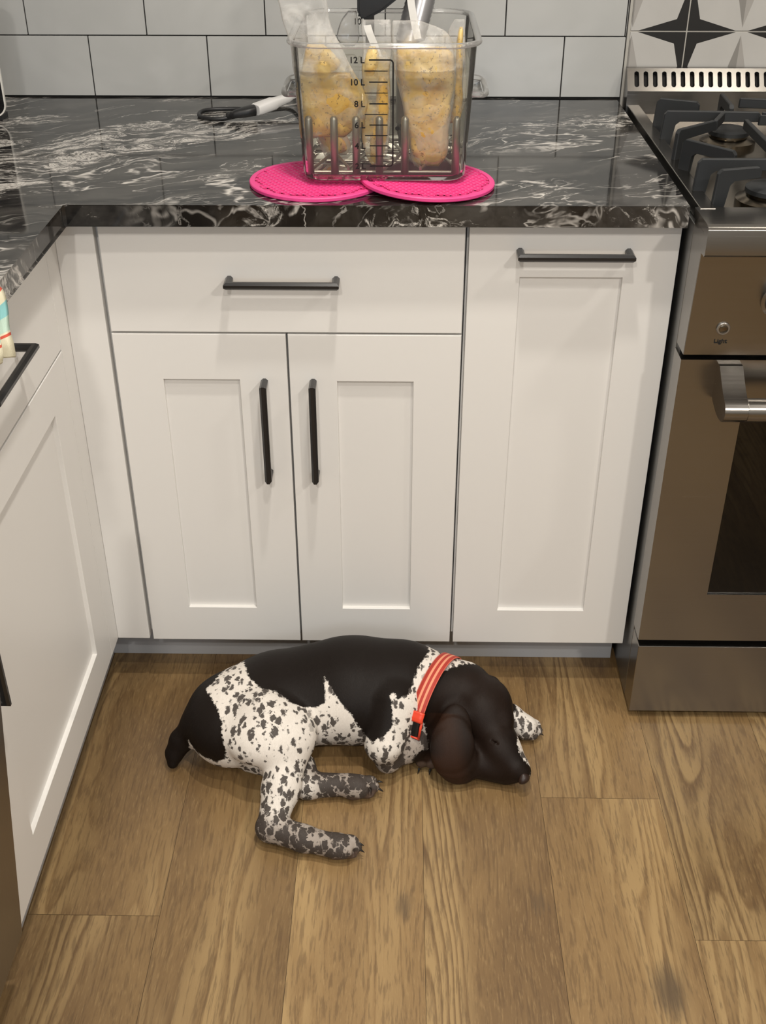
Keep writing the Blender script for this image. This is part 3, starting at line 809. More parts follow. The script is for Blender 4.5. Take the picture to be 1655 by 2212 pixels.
for k, s in enumerate(('12 L', '10 L', '8 L', '6 L', '4 L', '2 L')):
    z_ = lev[2*k]-.0042
    text_mesh(s, .0118, Vector((-.0448, wall_y(z_)-.0009, z_)), rm, TXT, ct, 'printed_number', 'RIGHT')
text_mesh('10', .0125, Vector((-.0580, .2700, 1.108)), Matrix.Rotation(PI/2-.05, 4, 'X'), TXT, ct, 'printed_number', 'RIGHT')
# water
bm = bmesh.new(); tw = (1.0845-ZB0)/(ZR-ZB0)
loft(bm, [sec(.03, -.011, ZB0+.0046), sec(.06, -.0026)]+[sec(t, -.0026) for t in (.3, .5)]+[sec(tw, -.0026)])
tag(obj('water', bm, WATERM, None, angle=50), 'clear tinted water filling the plastic container up to the ten litre mark', 'water')

# wire rack with standing posts
rk = empty('bag_rack', (CX, .05, ZB0+.005), 'stainless rack with upright round posts standing in the water', 'rack')
bm = bmesh.new(); zb = ZB0+.0075
for yy in (.026, .085, .145, .205): tube(bm, [(CX-.108, yy, zb), (CX+.108, yy, zb)], .0022, 8)
for k in range(4):
    xx = CX-.105+k*.0525
    tube(bm, [(xx, .026, zb+.0035), (xx+.0525, .205, zb+.0035)], .0022, 8); tube(bm, [(xx+.0525, .026, zb+.006), (xx, .205, zb+.006)], .0022, 8)
obj('base_grid', bm, CHROME, rk)
for xx in (-.1262, -.0903, -.0588, -.0254, .0113, .0845):
    bm = bmesh.new()
    zz = 1.0275
    loft(bm, [[(xx+r*math.cos(2*PI*k/14), .022+r*math.sin(2*PI*k/14), z_) for k in range(14)] for r, z_ in ((.0056, zb-.002), (.0056, zz-.005), (.0048, zz-.0025), (.0030, zz-.0007), (.0012, zz))])
    obj('post', bm, CHROME, rk, True)
for xx in (-.115, -.055, .005, .060):
    bm = bmesh.new(); loft(bm, [[(xx+.004*math.cos(2*PI*k/12), .20+.004*math.sin(2*PI*k/12), z_) for k in range(12)] for z_ in (zb-.002, 1.02)])
    obj('post', bm, CHROME, rk, True)

# ================================================================ BAGS
def pouch(rows, y0, thick, amp, seed, yt=0.0, shear=0.0, mu=16, pillow=1.0, raw=None, sub=5, zcut=None):
    """closed envelope from rows (z, x_left, x_right): front and back skins meeting at the seams"""
    rows = [Vector(r) for r in rows]; rr_ = cr(rows, sub); nv = len(rr_)-1
    bm = bmesh.new(); V = {}
    zs = [r[0] for r in rr_]; zmin, zmax = min(zs), max(zs)
    for side in (1, -1):
        for i, r in enumerate(rr_):
            for j in range(mu+1):
                s = j/mu; t = i/nv
                edge = (j in (0, mu)) or (i in (0, nv))
                if edge and side == -1: V[(side, i, j)] = V[(1, i, j)]; continue
                x = r[1]+(r[2]-r[1])*s; z = r[0]
                prof = (max(0, 4*s*(1-s))**.55)*(max(0, 4*t*(1-t))**.5)
                nn = noise.noise(Vector((x*28, z*28, seed+side*3))); n2 = noise.noise(Vector((x*75, z*60, seed*2+side*5))); n3 = abs(noise.noise(Vector((x*45+z*40, z*30, seed*3+side))))
                d = thick*prof*pillow+amp*(nn+.45*n2-.8*n3)*(.25+.75*min(1, prof*1.4))
                y = y0+yt*(z-zmin)-side*d
                V[(side, i, j)] = bm.verts.new((x+.003*noise.noise(Vector((z*30, seed, 0))), y, z+shear*(x-rows[0][1])*max(0.0, 1-(z-zmin)/.06)))
    for side in (1, -1):
        for i in range(nv):
            for j in range(mu):
                q_ = [V[(side, i, j)], V[(side, i, j+1)], V[(side, i+1, j+1)], V[(side, i+1, j)]]
                if len(set(q_)) == 4:
                    try: bm.faces.new(q_ if side == 1 else q_[::-1])
                    except ValueError: pass
    return bm
def bag(rows, meat, y0, label, thick=.010, yt=-.03, seed=1, raw_below=.97, meat_t=.012, shear=0.0):
    e = empty('food_bag', (sum(r[1]+r[2] for r in rows)/len(rows)/2, y0, min(r[0] for r in rows)), label, 'food bag', 'sealed bags of marinated chicken in the water container')
    obj('plastic_bag', pouch(rows, y0, thick, .0035, seed, yt, shear, mu=22, sub=6), BAG, e, True)
    for k, mr in enumerate(meat):
        bm = pouch(mr, y0+yt*.5*(mr[0][0]-rows[0][0]) if False else y0+yt*(mr[0][0]-min(r[0] for r in rows)), meat_t*.80, .0035, seed*7+k, yt, mu=18, sub=5)
        o = obj('chicken_piece', bm, CHICK, e, True)
        at = o.data.attributes.new('raw', 'FLOAT', 'POINT')
        at.data.foreach_set('value', [max(0.0, min(1.0, (raw_below-v.co.z)/.02)) for v in o.data.vertices])
    return e
# rows run from the bottom of the bag up: (z, x_left, x_right)
bag([(.985, -.136, -.050), (.993, -.1405, -.047), (1.015, -.143, -.045), (1.045, -.145, -.044), (1.085, -.146, -.062), (1.125, -.150, -.082), (1.16, -.160, -.095), (1.195, -.168, -.098)],
    [[(.990, -.132, -.078), (1.000, -.139, -.066), (1.018, -.1405, -.060), (1.040, -.1435, -.052), (1.062, -.143, -.058), (1.082, -.137, -.068)],
     [(1.078, -.138, -.100), (1.092, -.134, -.080), (1.110, -.130, -.092), (1.120, -.126, -.104)]], .052,
    'tall bag leaning in the left half, its mouth sticking up past the rim at left', seed=1.3, raw_below=.99, shear=.24, yt=-.10, thick=.012, meat_t=.014)
bag([(.945, -.108, -.075), (.965, -.118, -.060), (.99, -.126, -.066), (1.02, -.132, -.070), (1.05, -.132, -.075)],
    [[(.950, -.104, -.078), (.965, -.114, -.070), (.985, -.120, -.078), (1.005, -.124, -.084)]], .105,
    'low bag of pinkish meat behind the left posts, its top under the tall left bag', seed=4.1, raw_below=1.1, yt=.0, thick=.012, meat_t=.016)
bag([(.9475, -.036, -.028), (.965, -.046, -.014), (1.00, -.052, -.011), (1.05, -.050, -.011), (1.10, -.050, -.010), (1.15, -.052, -.010)],
    [[(.950, -.034, -.028), (.965, -.040, -.020), (.99, -.040, -.015), (1.02, -.034, -.013), (1.06, -.030, -.014), (1.075, -.026, -.018)],
     [(1.075, -.044, -.034), (1.09, -.046, -.026), (1.105, -.044, -.026), (1.115, -.040, -.032)]], .060,
    'narrow upright bag in the middle, behind the printed litre scale', seed=2.2, raw_below=.90, yt=-.05, thick=.009, meat_t=.012)
bag([(.9475, .026, .062), (.965, .020, .074), (1.00, .014, .076), (1.04, .006, .080), (1.08, -.004, .083), (1.11, -.008, .078), (1.135, -.010, .066), (1.150, -.010, .028)],
    [[(.9485, .028, .060), (.962, .022, .072), (.985, .017, .0745), (1.010, .013, .074), (1.032, .010, .077), (1.048, .012, .070)],
     [(1.022, .010, .070), (1.040, .008, .076), (1.065, .003, .080), (1.085, .000, .081), (1.104, -.002, .079), (1.116, .000, .066)]], .056,
    'fullest yellow bag filling the right half of the container, touching the bottom', seed=5.7, raw_below=.972, yt=-.06, thick=.014, meat_t=.017)
bag([(1.005, .074, .090), (1.03, .070, .098), (1.06, .068, .099), (1.10, .076, .096), (1.130, .070, .094), (1.148, .080, .094)],
    [[(1.005, .078, .088), (1.02, .076, .093), (1.045, .078, .094), (1.06, .080, .093), (1.10, .084, .094), (1.128, .084, .092), (1.138, .086, .090)]], .075,
    'small slim bag wedged against the right wall of the container', seed=8.8, raw_below=.90, yt=-.05, thick=.009, meat_t=.011)
for nm, pts_ in (('zip_strip', [(.0150, .128, 1.185), (.0185, .126, 1.160), (.0230, .124, 1.137), (.0290, .122, 1.112)]), ('zip_strip', [(-.0440, .100, 1.134), (-.0400, .098, 1.122), (-.0330, .096, 1.106), (-.0280, .094, 1.092)])):
    bm = bmesh.new(); rows_ = []
    for (x, y, z_) in cr(pts_, 4): rows_.append([(x-.0052, y, z_), (x+.0052, y+.002, z_+.001), (x+.0052, y+.0030, z_+.001), (x-.0052, y+.001, z_)])
    loft(bm, rows_); tag(obj('plastic_strip', bm, STRIP, None), 'white zip strip of a bag curling up ' + ('beside the ribbed circulator collar' if pts_[0][0] > 0 else 'just left of the black circulator head'), 'bag strip', 'zip strips above the rim')
tag(obj('plastic_film', pouch([(1.090, -.080, -.066), (1.102, -.092, -.058), (1.125, -.086, -.060), (1.140, -.074, -.062)], .190, .005, .005, 9.2, 0, mu=18), FILM, None, True),
    'crinkled clear bag corner inside the container left of the circulator head', 'plastic bag')

# ================================================================ IMMERSION CIRCULATOR
ic = empty('immersion_circulator', (.012, .160, .955), 'black immersion circulator with a metal sleeve hanging in the water', 'immersion circulator')
bm = bmesh.new()
loft(bm, [[(.014+r*math.cos(2*PI*k/24), .150+r*math.sin(2*PI*k/24), z_) for k in range(24)] for r, z_ in ((.010, .985), (.0165, .988), (.0165, 1.105))])
obj('heater_sleeve', bm, SHEET, ic, angle=40)
bm = bmesh.new(); loft(bm, [[(.014+r*math.cos(2*PI*k/24), .150+r*math.sin(2*PI*k/24), z_) for k in range(24)] for r, z_ in ((.0125, .966), (.0150, .972), (.0150, .9845))])
obj('intake_cap', bm, BLACKP, ic, angle=40)
bm = bmesh.new(); n = 28; rings = []
for i in range(26):
    r = .0215+(.0009 if i % 2 else 0); z_ = 1.106+i*.0028
    rings.append([(.018+(z_-1.106)*.28+r*math.cos(2*PI*k/n), .152+(z_-1.106)*.4+r*math.sin(2*PI*k/n), z_) for k in range(n)])
loft(bm, rings); obj('ribbed_collar', bm, GREYP, ic, True)
bm = bmesh.new(); hp = [(-.0600, 1.28), (-.0600, 1.141), (-.0570, 1.1350), (-.0515, 1.1325), (-.0465, 1.1335), (-.0230, 1.1450), (.008, 1.168), (.040, 1.205), (.055, 1.28)]
prism(bm, hp, 'y', .150, .215)
bmesh.ops.bevel(bm, geom=list(bm.edges), offset=.004, segments=2, affect='EDGES')
obj('head', bm, BLACKP, ic, angle=50)
bm = bmesh.new(); box(bm, -.052, -.038, .225, .285, 1.150, 1.165, bev=.002); box(bm, -.052, -.038, .279, .285, 1.075, 1.152, bev=.002); box(bm, -.060, -.046, .224, .240, 1.138, 1.166, bev=.002)
obj('clamp', bm, BLACKP, ic)

# ================================================================ CORDS
pixel_fit(1.0068, -.0005, .022)
pc = empty('power_cord', (-.30, .45, ZM), 'black power cord looped on the counter left of the container', 'cord')
bm = bmesh.new()
pts = cr([(-.250, .4420, .9385), (-.2755, .4330, .9350), (-.310, .4200, .9312), (-.3385, .4260, .9306), (-.3545, .4480, .9306), (-.3540, .4780, .9306), (-.335, .4930, .9306), (-.300, .4980, .9306), (-.262, .498, .9306), (-.225, .535, .9320), (-.200, .580, .945), (-.178, .596, .975), (-.150, .596, .985), (-.10, .590, .94), (-.05, .585, .9310), (.05, .58, .9306)], 8)
tube(bm, pts, .0036, 10)
obj('cable', bm, CABLE, pc, True)
bm = bmesh.new()
d = Vector((.046, .016, .006)); o0 = Vector((-.300, .4235, .9360))
def ringp(c, w, h, dirv, n=16, p=.7):
    dirv = dirv.normalized(); s = Vector((-dirv.y, dirv.x, 0)).normalized(); u_ = Vector((0, 0, 1))
    out = []
    for k in range(n):
        a = 2*PI*k/n; cx_, sy_ = math.cos(a), math.sin(a)
        out.append(c+s*w*math.copysign(abs(cx_)**p, cx_)+u_*h*math.copysign(abs(sy_)**p, sy_))
    return out
loft(bm, [ringp(o0+d*t, w, h, d) for t, w, h in ((-.05, .0045, .0045), (.02, .0065, .0060), (.08, .005, .005), (.12, .0068, .0062), (.18, .0052, .0052), (.24, .0070, .0065), (.40, .0085, .0075), (.60, .0125, .0085), (.72, .0135, .0085), (1.0, .0140, .0090), (1.02, .0130, .0080))])
obj('plug', bm, CABLE, pc, angle=50)
bm = bmesh.new()
o1 = o0+d*1.03; d2 = Vector((.062, .060, .010))
loft(bm, [ringp(o1+d2*t, w, h, d2, p=.5) for t, w, h in ((0, .0130, .0085), (.05, .0145, .0095), (.45, .0135, .0100), (.52, .0115, .0085), (.85, .0085, .0070), (.98, .0050, .0045), (1.35, .0032, .0032))])
tag(obj('adapter_cord', bm, WHITEP, None, angle=50), 'white plug body joined to the black power cord beside the container', 'plug')

# ================================================================ APPLIANCE AT THE LEFT EDGE
ap = empty('countertop_appliance', (-.80, .43, ZM), 'black glass-fronted countertop appliance with a pale rim, at the top left edge', 'appliance')
def rr2(x0, x1, z0, z1, r, y, n=8):
    return [(p[0], y, p[1]) for p in [(q_[0], q_[1]) for q_ in rrect(x0, x1, z0, z1, r, 0, n)]]
bm = bmesh.new(); rs = [rr2(-.944, -.6905, .9340, 1.159, .0215, .425), rr2(-.940, -.6960, .9370, 1.155, .018, .434)]; loft(bm, rs)
obj('housing', bm, BLACKP, ap, angle=40)
bm = bmesh.new()
loft(bm, [rr2(-.945, -.6895, .9330, 1.16, .022, .4248), rr2(-.945, -.6895, .9330, 1.16, .022, .4200), rr2(-.9425, -.6920, .9355, 1.1575, .0195, .4200), rr2(-.9425, -.6920, .9355, 1.1575, .0195, .4248)], cap=False)
obj('rim', bm, RIM, ap, angle=40)
bm = bmesh.new(); loft(bm, [rr2(-.9424, -.6921, .9356, 1.1574, .0194, .4212), rr2(-.9424, -.6921, .9356, 1.1574, .0194, .4246)])
obj('front_glass', bm, BLACKG, ap, angle=40)
for xx in (-.92, -.72):
    obj('foot', bx(xx, xx+.02, .421, .455, ZM+.0002, .9345), BLACKP, ap)

pixel_fit()
# ================================================================ TOWEL over the counter edge at the left
def towel():
    me = bpy.data.meshes.new('towel'); bm = bmesh.new(); uvl = bm.loops.layers.uv.new('UVMap')
    path = cr([(-.60, 0, ZC+.003), (-.54, 0, ZC+.003), (-.492, 0, ZC+.0035), (-.4710, 0, ZC-.001), (-.4655, 0, ZC-.02), (-.4640, 0, .880), (-.462, 0, .863), (-.464, 0, .852)], 6)
    L = [0]
    for a, b_ in zip(path[:-1], path[1:]): L.append(L[-1]+(b_-a).length)
    nu = 26; G_ = []
    for i, p in enumerate(path):
        t = L[i]/L[-1]; row_ = []
        hang = max(0, (t-.66)/.34)
        for j in range(nu+1):
            s = j/nu
            ye = -.352-.046*hang+.005*math.sin(hang*7); yw_ = -.60
            y = ye+(yw_-ye)*s
            wv = .006*math.sin(s*34+.6+hang*1.2)*hang+.004*noise.noise(Vector((s*9, t*6, 2)))*hang
            zz = p.z - (.02*s*hang - .010*math.sin(s*PI*1.2)*hang)
            if hang > .9: zz -= .008*max(0, 1-s*8)
            row_.append(bm.verts.new((p.x+.006*hang+wv, y, max(zz, .0) if hang > 0 else p.z)))
        G_.append(row_)
    for i in range(len(path)-1):
        for j in range(nu):
            f = bm.faces.new((G_[i][j], G_[i][j+1], G_[i+1][j+1], G_[i+1][j]))
            for l, (a, b_) in zip(f.loops, ((i, j), (i, j+1), (i+1, j+1), (i+1, j))): l[uvl].uv = (b_/nu, L[a]/L[-1])
    o = obj('kitchen_towel', bm, TOWEL, None, True)
    md = o.modifiers.new('thickness', 'SOLIDIFY'); md.thickness = .0016; md.offset = 1
    tag(o, 'cream kitchen towel with teal and red stripes hanging over the counter edge at far left', 'towel')
towel()
# ================================================================ DOG
DOG={
'trunk': (0.02, [
    ('e', -0.275, -0.1886, 0.078, 0.078, 0.092, 0.07, 0, 12, 0.03),
    ('e', -0.1847, -0.1357, 0.08, 0.12, 0.1, 0.074, 0, 4, 0.03),
    ('e', -0.0683, -0.1213, 0.088, 0.13, 0.104, 0.088, 0, 0, 0.03),
    ('e', 0.015, -0.1205, 0.082, 0.078, 0.092, 0.08, 0, -4, 0.03),
    ('c', 0.0287, -0.1138, 0.088, 0.07, 0.1175, -0.1261, 0.082, 0.06, 0.03),
    ('c', 0.017, -0.155, 0.05, 0.046, 0.1012, -0.1683, 0.042, 0.038, 0.02),
    ('c', -0.3109, -0.1895, 0.072, 0.038, -0.3335, -0.1992, 0.068, 0.025, 0.025),
    ('c', -0.3335, -0.1992, 0.068, 0.024, -0.3602, -0.2079, 0.046, 0.0185, 0.012),
    ('c', -0.3602, -0.2079, 0.046, 0.0185, -0.3722, -0.2185, 0.026, 0.015, 0.012),
    ('c', -0.3722, -0.2185, 0.026, 0.015, -0.3747, -0.2295, 0.014, 0.0095, 0.008),
]),
'thigh': (0.01, [
    ('e', -0.2078, -0.2314, 0.1, 0.08, 0.078, 0.048, 0, -20, 0.025),
    ('c', -0.2231, -0.2183, 0.1, 0.052, -0.1701, -0.2466, 0.088, 0.036, 0.02),
    ('c', -0.1699, -0.2488, 0.088, 0.036, -0.1795, -0.3226, 0.052, 0.03, 0.018),
    ('c', -0.1795, -0.3226, 0.052, 0.03, -0.19, -0.374, 0.028, 0.023, 0.012),
    ('c', -0.1979, -0.3837, 0.026, 0.0175, -0.1882, -0.3758, 0.03, 0.02, 0.01),
    ('c', -0.1876, -0.3835, 0.028, 0.023, -0.1389, -0.3999, 0.024, 0.02, 0.01),
    ('c', -0.1389, -0.3999, 0.024, 0.02, -0.0895, -0.4122, 0.022, 0.0185, 0.01),
    ('e', -0.0801, -0.413, 0.022, 0.026, 0.02, 0.019, 0, -15, 0.008),
    ('e', -0.0643, -0.4069, 0.028, 0.014, 0.0095, 0.01, 0, -15, 0.0025),
    ('e', -0.0599, -0.4118, 0.021, 0.0145, 0.0095, 0.0105, 0, -15, 0.0018),
    ('e', -0.0656, -0.4177, 0.014, 0.0135, 0.009, 0.01, 0, -15, 0.0018),
    ('e', -0.0859, -0.4172, 0.012, 0.014, 0.01, 0.009, 0, -15, 0.003),
]),
'farhind': (0.008, [
    ('c', -0.2266, -0.2159, 0.045, 0.05, -0.1573, -0.254, 0.03, 0.028, 0.02),
    ('c', -0.1574, -0.2554, 0.026, 0.026, -0.1399, -0.2849, 0.022, 0.022, 0.012),
    ('c', -0.1399, -0.2849, 0.022, 0.022, -0.0786, -0.2819, 0.021, 0.0185, 0.01),
    ('e', -0.0592, -0.2867, 0.022, 0.026, 0.021, 0.02, 0, 0, 0.01),
    ('e', -0.0387, -0.2808, 0.028, 0.0145, 0.0095, 0.011, 0, 0, 0.0025),
    ('e', -0.034, -0.2864, 0.021, 0.0135, 0.0095, 0.0105, 0, 0, 0.0018),
    ('e', -0.0415, -0.2922, 0.014, 0.0135, 0.0095, 0.01, 0, 0, 0.0018),
    ('e', -0.0645, -0.2937, 0.012, 0.0145, 0.011, 0.009, 0, 0, 0.003),
]),
'fore': (0.01, [
    ('c', 0.0009, -0.1853, 0.104, 0.05, -0.014, -0.2364, 0.07, 0.031, 0.02),
    ('c', -0.0141, -0.2344, 0.066, 0.029, -0.0085, -0.2386, 0.034, 0.0185, 0.014),
    ('c', -0.0078, -0.2375, 0.034, 0.019, 0.0313, -0.2043, 0.044, 0.032, 0.012),
    ('c', 0.0312, -0.2019, 0.046, 0.033, 0.0607, -0.1967, 0.036, 0.027, 0.012),
    ('c', 0.0607, -0.2003, 0.032, 0.022, 0.0576, -0.2113, 0.021, 0.019, 0.008),
    ('e', 0.0488, -0.2216, 0.018, 0.0105, 0.01, 0.013, 0, 0, 0.002),
    ('e', 0.0662, -0.2236, 0.017, 0.0105, 0.01, 0.0125, 0, 0, 0.002),
]),
'farfore': (0.006, [
    ('c', 0.1392, -0.1375, 0.03, 0.028, 0.2059, -0.1203, 0.026, 0.0225, 0.012),
    ('c', 0.2059, -0.1203, 0.026, 0.0225, 0.2327, -0.1426, 0.023, 0.022, 0.01),
    ('e', 0.2474, -0.1343, 0.022, 0.014, 0.01, 0.011, 0, -20, 0.0025),
    ('e', 0.2508, -0.144, 0.018, 0.013, 0.01, 0.01, 0, -20, 0.002),
    ('e', 0.2423, -0.1515, 0.014, 0.013, 0.009, 0.009, 0, -20, 0.002),
]),
'head': (0.01, [
    ('e', 0.1519, -0.1563, 0.084, 0.052, 0.056, 0.048, 0, -30, 0.02),
    ('c', 0.1595, -0.1745, 0.07, 0.042, 0.1806, -0.2258, 0.052, 0.0325, 0.02),
    ('c', 0.1806, -0.2258, 0.052, 0.0325, 0.204, -0.2533, 0.038, 0.0245, 0.014),
    ('c', 0.1279, -0.2342, 0.036, 0.03, 0.1896, -0.2513, 0.024, 0.0215, 0.012),
    ('e', 0.2144, -0.2619, 0.034, 0.0165, 0.017, 0.0155, 0, 0, 0.006),
    ('c', 0.1679, -0.1433, 0.1, 0.018, 0.1875, -0.1878, 0.088, 0.014, 0.014),
    ('e', 0.1888, -0.1948, 0.084, 0.013, 0.015, 0.011, 0, 0, 0.008),
]),
'farear': (0.003, [
    ('e', 0.1683, -0.112, 0.1, 0.015, 0.012, 0.01, 20, -20, 0.006),
    ('e', 0.1785, -0.1221, 0.092, 0.011, 0.02, 0.018, 0, 20, 0.008),
]),
'ear': (0.006, [
    ('e', 0.1065, -0.1885, 0.098, 0.024, 0.022, 0.01, 40, -15, 0.018),
    ('e', 0.1037, -0.22, 0.1, 0.024, 0.034, 0.008, 45, -5, 0.018),
    ('e', 0.0972, -0.2427, 0.084, 0.032, 0.036, 0.0075, 52, 0, 0.018),
    ('e', 0.1012, -0.2566, 0.062, 0.036, 0.034, 0.0075, 58, 5, 0.018),
    ('e', 0.1143, -0.2601, 0.036, 0.03, 0.024, 0.008, 62, 8, 0.016),
    ('e', 0.0876, -0.2491, 0.066, 0.016, 0.03, 0.008, 56, -14, 0.008),
]),
}
COATP={  # coat outlines traced in image pixels, converted beforehand to world coordinates
'rump':[(-0.2816, -0.0375), (-0.3029, -0.0974), (-0.3151, -0.1159), (-0.3012, -0.1398), (-0.2884, -0.1632), (-0.2776, -0.1976), (-0.2771, -0.2311), (-0.2705, -0.2636), (-0.2738, -0.2848), (-0.2877, -0.2934), (-0.3078, -0.2853), (-0.3269, -0.2698), (-0.3411, -0.243), (-0.3438, -0.2963), (-0.3285, -0.3665), (-0.3976, -0.3675), (-0.472, 0.01), (-0.2877, 0.0128)],
'saddle':[(-0.2622, -0.0372), (-0.2421, -0.0902), (-0.2191, -0.1145), (-0.1942, -0.1202), (-0.1675, -0.1497), (-0.1468, -0.1587), (-0.1269, -0.1584), (-0.113, -0.1488), (-0.1126, -0.1129), (-0.1151, -0.0833), (-0.1012, -0.1127), (-0.0893, -0.1425), (-0.0705, -0.1715), (-0.0575, -0.2055), (-0.0451, -0.2276), (-0.0332, -0.2405), (-0.0142, -0.2271), (-0.0004, -0.2047), (-0.0036, -0.1233), (0.0005, -0.1208), (0.0086, -0.1375), (0.0247, -0.1229), (0.0355, -0.086), (0.0416, -0.0545), (0.0631, -0.0113), (0.0525, 0.0152), (0.0364, 0.0395), (0.0253, 0.087), (-0.276, 0.0825)],
'head':[(0.0617, -0.0918), (0.0871, -0.0627), (0.1252, -0.0442), (0.2171, -0.0428), (0.2152, -0.1438), (0.2168, -0.1991), (0.2072, -0.2391), (0.2138, -0.2774), (0.2331, -0.303), (0.2195, -0.3678), (0.0567, -0.3703), (0.0341, -0.2905), (0.0434, -0.2673), (0.0609, -0.2607), (0.0591, -0.237), (0.052, -0.1926), (0.0444, -0.1698), (0.0531, -0.1225)],
}

VX = .0023
lo_ = np.array([-.41, -.46, -.004]); hi_ = np.array([.285, .03, .20])
nn_ = np.ceil((hi_-lo_)/VX).astype(int)
gx, gy, gz = [lo_[i]+VX*np.arange(nn_[i]) for i in range(3)]
def smin(a, b, k):
    h = np.clip(.5+.5*(b-a)/k, 0, 1); return b*(1-h)+a*h-k*h*(1-h)
def prim_d(p, X, Y, Z):
    if p[0] == 'e':
        _, cx, cy, cz, rx, ry, rz, ax, az, k = p
        x, y, z = X-cx, Y-cy, Z-cz
        c, s = math.cos(math.radians(az)), math.sin(math.radians(az)); x, y = c*x+s*y, -s*x+c*y
        c, s = math.cos(math.radians(ax)), math.sin(math.radians(ax)); y, z = c*y+s*z, -s*y+c*z
        q0 = np.sqrt((x/rx)**2+(y/ry)**2+(z/rz)**2)+1e-9; q1 = np.sqrt((x/rx**2)**2+(y/ry**2)**2+(z/rz**2)**2)+1e-9
        return q0*(q0-1)/q1, k
    _, ax, ay, az, ra, bx_, by, bz, rb, k = p
    dx, dy, dz = bx_-ax, by-ay, bz-az; L2 = dx*dx+dy*dy+dz*dz
    t = np.clip(((X-ax)*dx+(Y-ay)*dy+(Z-az)*dz)/L2, 0, 1)
    d = np.sqrt((X-ax-t*dx)**2+(Y-ay-t*dy)**2+(Z-az-t*dz)**2)
    return d-(ra+(rb-ra)*t), k
CARVE = [  # subtracted: (cx,cy,cz, rx,ry,rz, k)
    (.1690, -.2400, .0800, .0080, .0016, .0030, 0, -35, .0015),
    (.2215, -.2830, .0370, .0024, .0022, .0026, 0, 0, .001),
    (.1850, -.2800, .0240, .034, .0020, .0016, 0, -14, .002),
    (-.0590, -.4255, .0200, .0022, .006, .010, 0, 0, .002),
    (-.0365, -.2960, .0200, .0022, .006, .010, 0, 0, .002),
]
def box_slice(a, b, m):
    i0 = np.clip(((a-m-lo_)/VX).astype(int), 0, nn_); i1 = np.clip(((b+m-lo_)/VX).astype(int)+2, 0, nn_)
    sl = tuple(slice(i0[k], i1[k]) for k in range(3))
    return sl, np.meshgrid(gx[sl[0]], gy[sl[1]], gz[sl[2]], indexing='ij')
def group_field(prims):
    F = np.full(tuple(nn_), .08)
    for p in prims:
        if p[0] == 'e':
            c = np.array(p[1:4]); r = max(p[4:7]); a, b = c-r, c+r
        else:
            c1, c2 = np.array(p[1:4]), np.array(p[5:8]); a = np.minimum(c1-p[4], c2-p[8]); b = np.maximum(c1+p[4], c2+p[8])
        sl, (X, Y, Z) = box_slice(a, b, p[-1]*1.2+.014)
        d, k = prim_d(p, X, Y, Z); F[sl] = smin(F[sl], d, k)
    return F
def field():
    F = None
    for name in DOG:
        k, prims = DOG[name]; G_ = group_field(prims)
        if name == 'trunk': F = G_; trunk = G_.copy()
        else: F = smin(F, G_, k)
    for c in CARVE:
        sl, (X, Y, Z) = box_slice(np.array(c[:3])-max(c[3:6]), np.array(c[:3])+max(c[3:6]), c[8]+.004)
        d, _ = prim_d(('e',)+tuple(c[:8])+(0,), X, Y, Z); F[sl] = -smin(-F[sl], d, c[8])
    return np.maximum(F, -(gz[None, None, :]-.0008)), trunk
def surface_nets(F):
    ins = F < 0
    n = np.array(F.shape)-1
    corner = [(i, j, k) for i in (0, 1) for j in (0, 1) for k in (0, 1)]
    cnt = sum(ins[i:i+n[0], j:j+n[1], k:k+n[2]].astype(int) for i, j, k in corner)
    act = (cnt > 0) & (cnt < 8)
    cells = np.argwhere(act); idx = -np.ones(tuple(n), dtype=int); idx[act] = np.arange(len(cells))
    acc = np.zeros((len(cells), 3)); w = np.zeros(len(cells))
    for a in corner:
        for ax in range(3):
            if a[ax] == 1: continue
            b = list(a); b[ax] = 1
            fa = F[cells[:, 0]+a[0], cells[:, 1]+a[1], cells[:, 2]+a[2]]; fb = F[cells[:, 0]+b[0], cells[:, 1]+b[1], cells[:, 2]+b[2]]
            m = (fa < 0) != (fb < 0); t = np.where(m, fa/np.where(fa == fb, 1, fa-fb), 0)
            p = np.tile(np.array(a, float), (len(cells), 1)); p[:, ax] = t
            acc[m] += p[m]; w[m] += 1
    V = lo_+VX*(cells+acc/w[:, None])
    Q = []
    for ax in range(3):
        o1, o2 = [(1, 2), (2, 0), (0, 1)][ax]
        sl0 = [slice(None)]*3; sl1 = [slice(None)]*3; sl0[ax] = slice(0, -1); sl1[ax] = slice(1, None)
        ch = ins[tuple(sl0)] != ins[tuple(sl1)]
        e = np.argwhere(ch)
        e = e[(e[:, o1] > 0) & (e[:, o2] > 0) & (e[:, o1] < n[o1]) & (e[:, o2] < n[o2])]
        flip = ins[tuple(sl0)][e[:, 0], e[:, 1], e[:, 2]]
        def cell(d1, d2):
            c = e.copy(); c[:, o1] -= d1; c[:, o2] -= d2; return idx[c[:, 0], c[:, 1], c[:, 2]]
        q = np.stack([cell(1, 1), cell(0, 1), cell(0, 0), cell(1, 0)], 1)
        q[~flip] = q[~flip][:, ::-1]
        Q.append(q)
    Q = np.concatenate(Q); Q = Q[(Q >= 0).all(1)]
    return V, Q
def relax(V, Q, n=3):
    a = np.concatenate([Q[:, [0, 1]], Q[:, [1, 2]], Q[:, [2, 3]], Q[:, [3, 0]]]); a = np.concatenate([a, a[:, ::-1]])
    deg = np.bincount(a[:, 0], minlength=len(V)).astype(float)
    for i in range(n):
        for lam in (.55, -.56):
            s = np.stack([np.bincount(a[:, 0], weights=V[a[:, 1], k], minlength=len(V)) for k in range(3)], 1)/deg[:, None]
            V = V+lam*(s-V)
    return V
